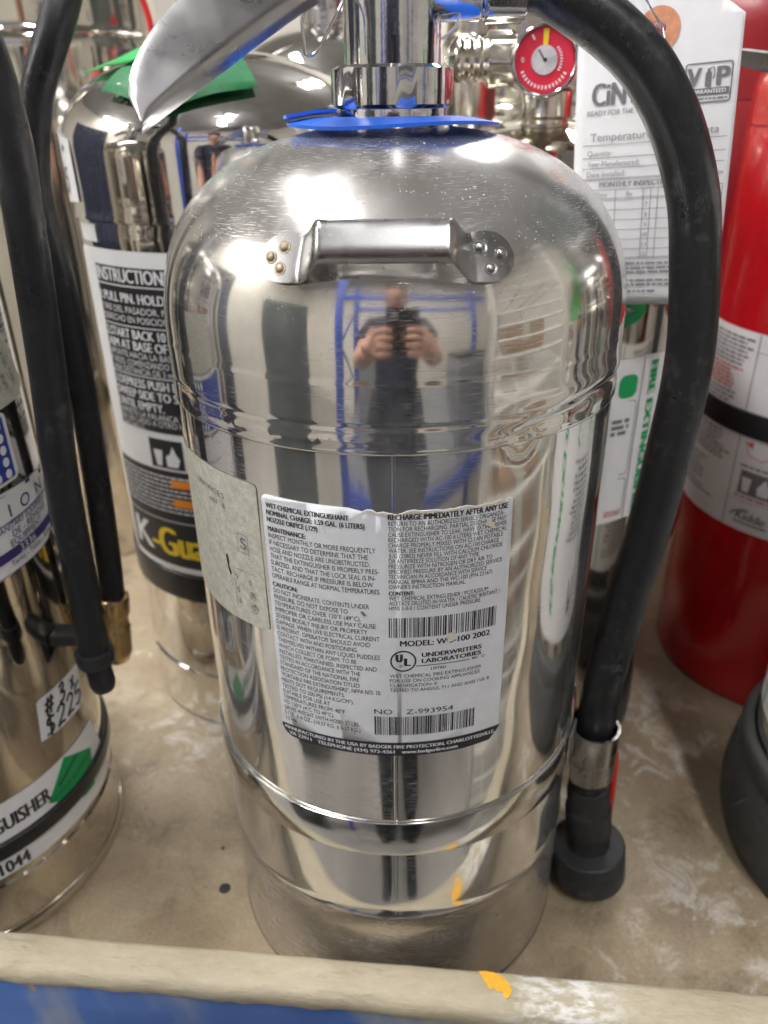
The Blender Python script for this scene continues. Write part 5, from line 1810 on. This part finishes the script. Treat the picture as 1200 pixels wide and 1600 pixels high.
# shirt and trousers over it
sv = [(0.0, 0.0, 0.88), (0, 0.01, 1.10), (0, 0.0, 1.28), (0, -0.02, 1.42), (-0.17, -0.01, 1.40), (-0.208, 0.13, 1.25), (0.17, -0.01, 1.40), (0.208, 0.13, 1.25), (0, 0.01, 1.475)]
skin_mesh('shirt', sv, [(0, 1), (1, 2), (2, 3), (3, 4), (4, 5), (3, 6), (6, 7), (3, 8)], [(0.165, 0.125), (0.165, 0.125), (0.18, 0.13), (0.145, 0.105), 0.078, 0.066, 0.078, 0.066, 0.075], M['navy'], pr)
tv = [(0, 0, 0.90), (-0.10, 0, 0.84), (-0.11, 0.01, 0.48), (-0.11, -0.03, 0.08), (0.10, 0, 0.84), (0.11, 0.01, 0.48), (0.11, -0.03, 0.08)]
skin_mesh('trousers', tv, [(0, 1), (1, 2), (2, 3), (0, 4), (4, 5), (5, 6)], [(0.17, 0.135), 0.115, 0.095, 0.08, 0.115, 0.095, 0.08], M['trousers'], pr)
skin_mesh('hair', [(0, 0.045, 1.70), (0, 0.06, 1.755), (0, 0.0, 1.66)], [(0, 1), (0, 2)], [(0.080, 0.080), (0.055, 0.065), (0.055, 0.045)], M['hair'], pr)
for sx in (-0.115, 0.115):
    skin_mesh('shoe', [(sx, -0.06, 0.05), (sx, 0.05, 0.05), (sx * 1.05, 0.16, 0.035)], [(0, 1), (1, 2)], [0.055, 0.052, 0.042], M['black_plastic'], pr)
for sx in (-1, 1):   # hands: palm, four fingers, thumb closing on the phone
    px, py, pz = (-0.078, 0.555, 1.245) if sx < 0 else (0.085, 0.555, 1.245)
    hv = [(px, py, pz), (px - sx * 0.016, py + 0.030, pz + 0.018), (px - sx * 0.030, py + 0.045, pz + 0.030)]
    hr = [0.024, (0.030, 0.020), (0.030, 0.016)]
    hed = [(0, 1), (1, 2)]
    for k in range(4):
        i0 = len(hv)
        dz = -0.026 + 0.018 * k
        L_ = (0.8, 0.95, 1.0, 0.9)[k]
        hv += [(px - sx * 0.036, py + 0.056, pz + 0.030 + dz), (px - sx * (0.040 + 0.010 * L_), py + 0.052 + 0.022 * L_, pz + 0.034 + dz), (px - sx * (0.040 + 0.030 * L_), py + 0.046 + 0.020 * L_, pz + 0.034 + dz)]
        hr += [0.0095, 0.0085, 0.0070]
        hed += [(2, i0), (i0, i0 + 1), (i0 + 1, i0 + 2)]
    i0 = len(hv)
    hv += [(px - sx * 0.012, py + 0.020, pz + 0.045), (px - sx * 0.022, py + 0.022, pz + 0.075)]
    hr += [0.0110, 0.0085]
    hed += [(1, i0), (i0, i0 + 1)]
    skin_mesh('hand', hv, hed, hr, M['skin'], pr)
ph = empty('phone', tuple(CAM), 0, 'black phone held in both hands, mirrored as a dark slab in the dome', 'phone')
ph.matrix_world = cam.matrix_world.copy()
box('phone_case', -0.020, 0.054, -0.125, 0.022, 0.006, 0.0145, M['phone'], ph, 0.003)
lathe('lens_ring', [(0.0062, 0.0045), (0.0075, 0.0045), (0.0075, 0.0062), (0.0062, 0.0062)], M['chrome'], ph, 24)
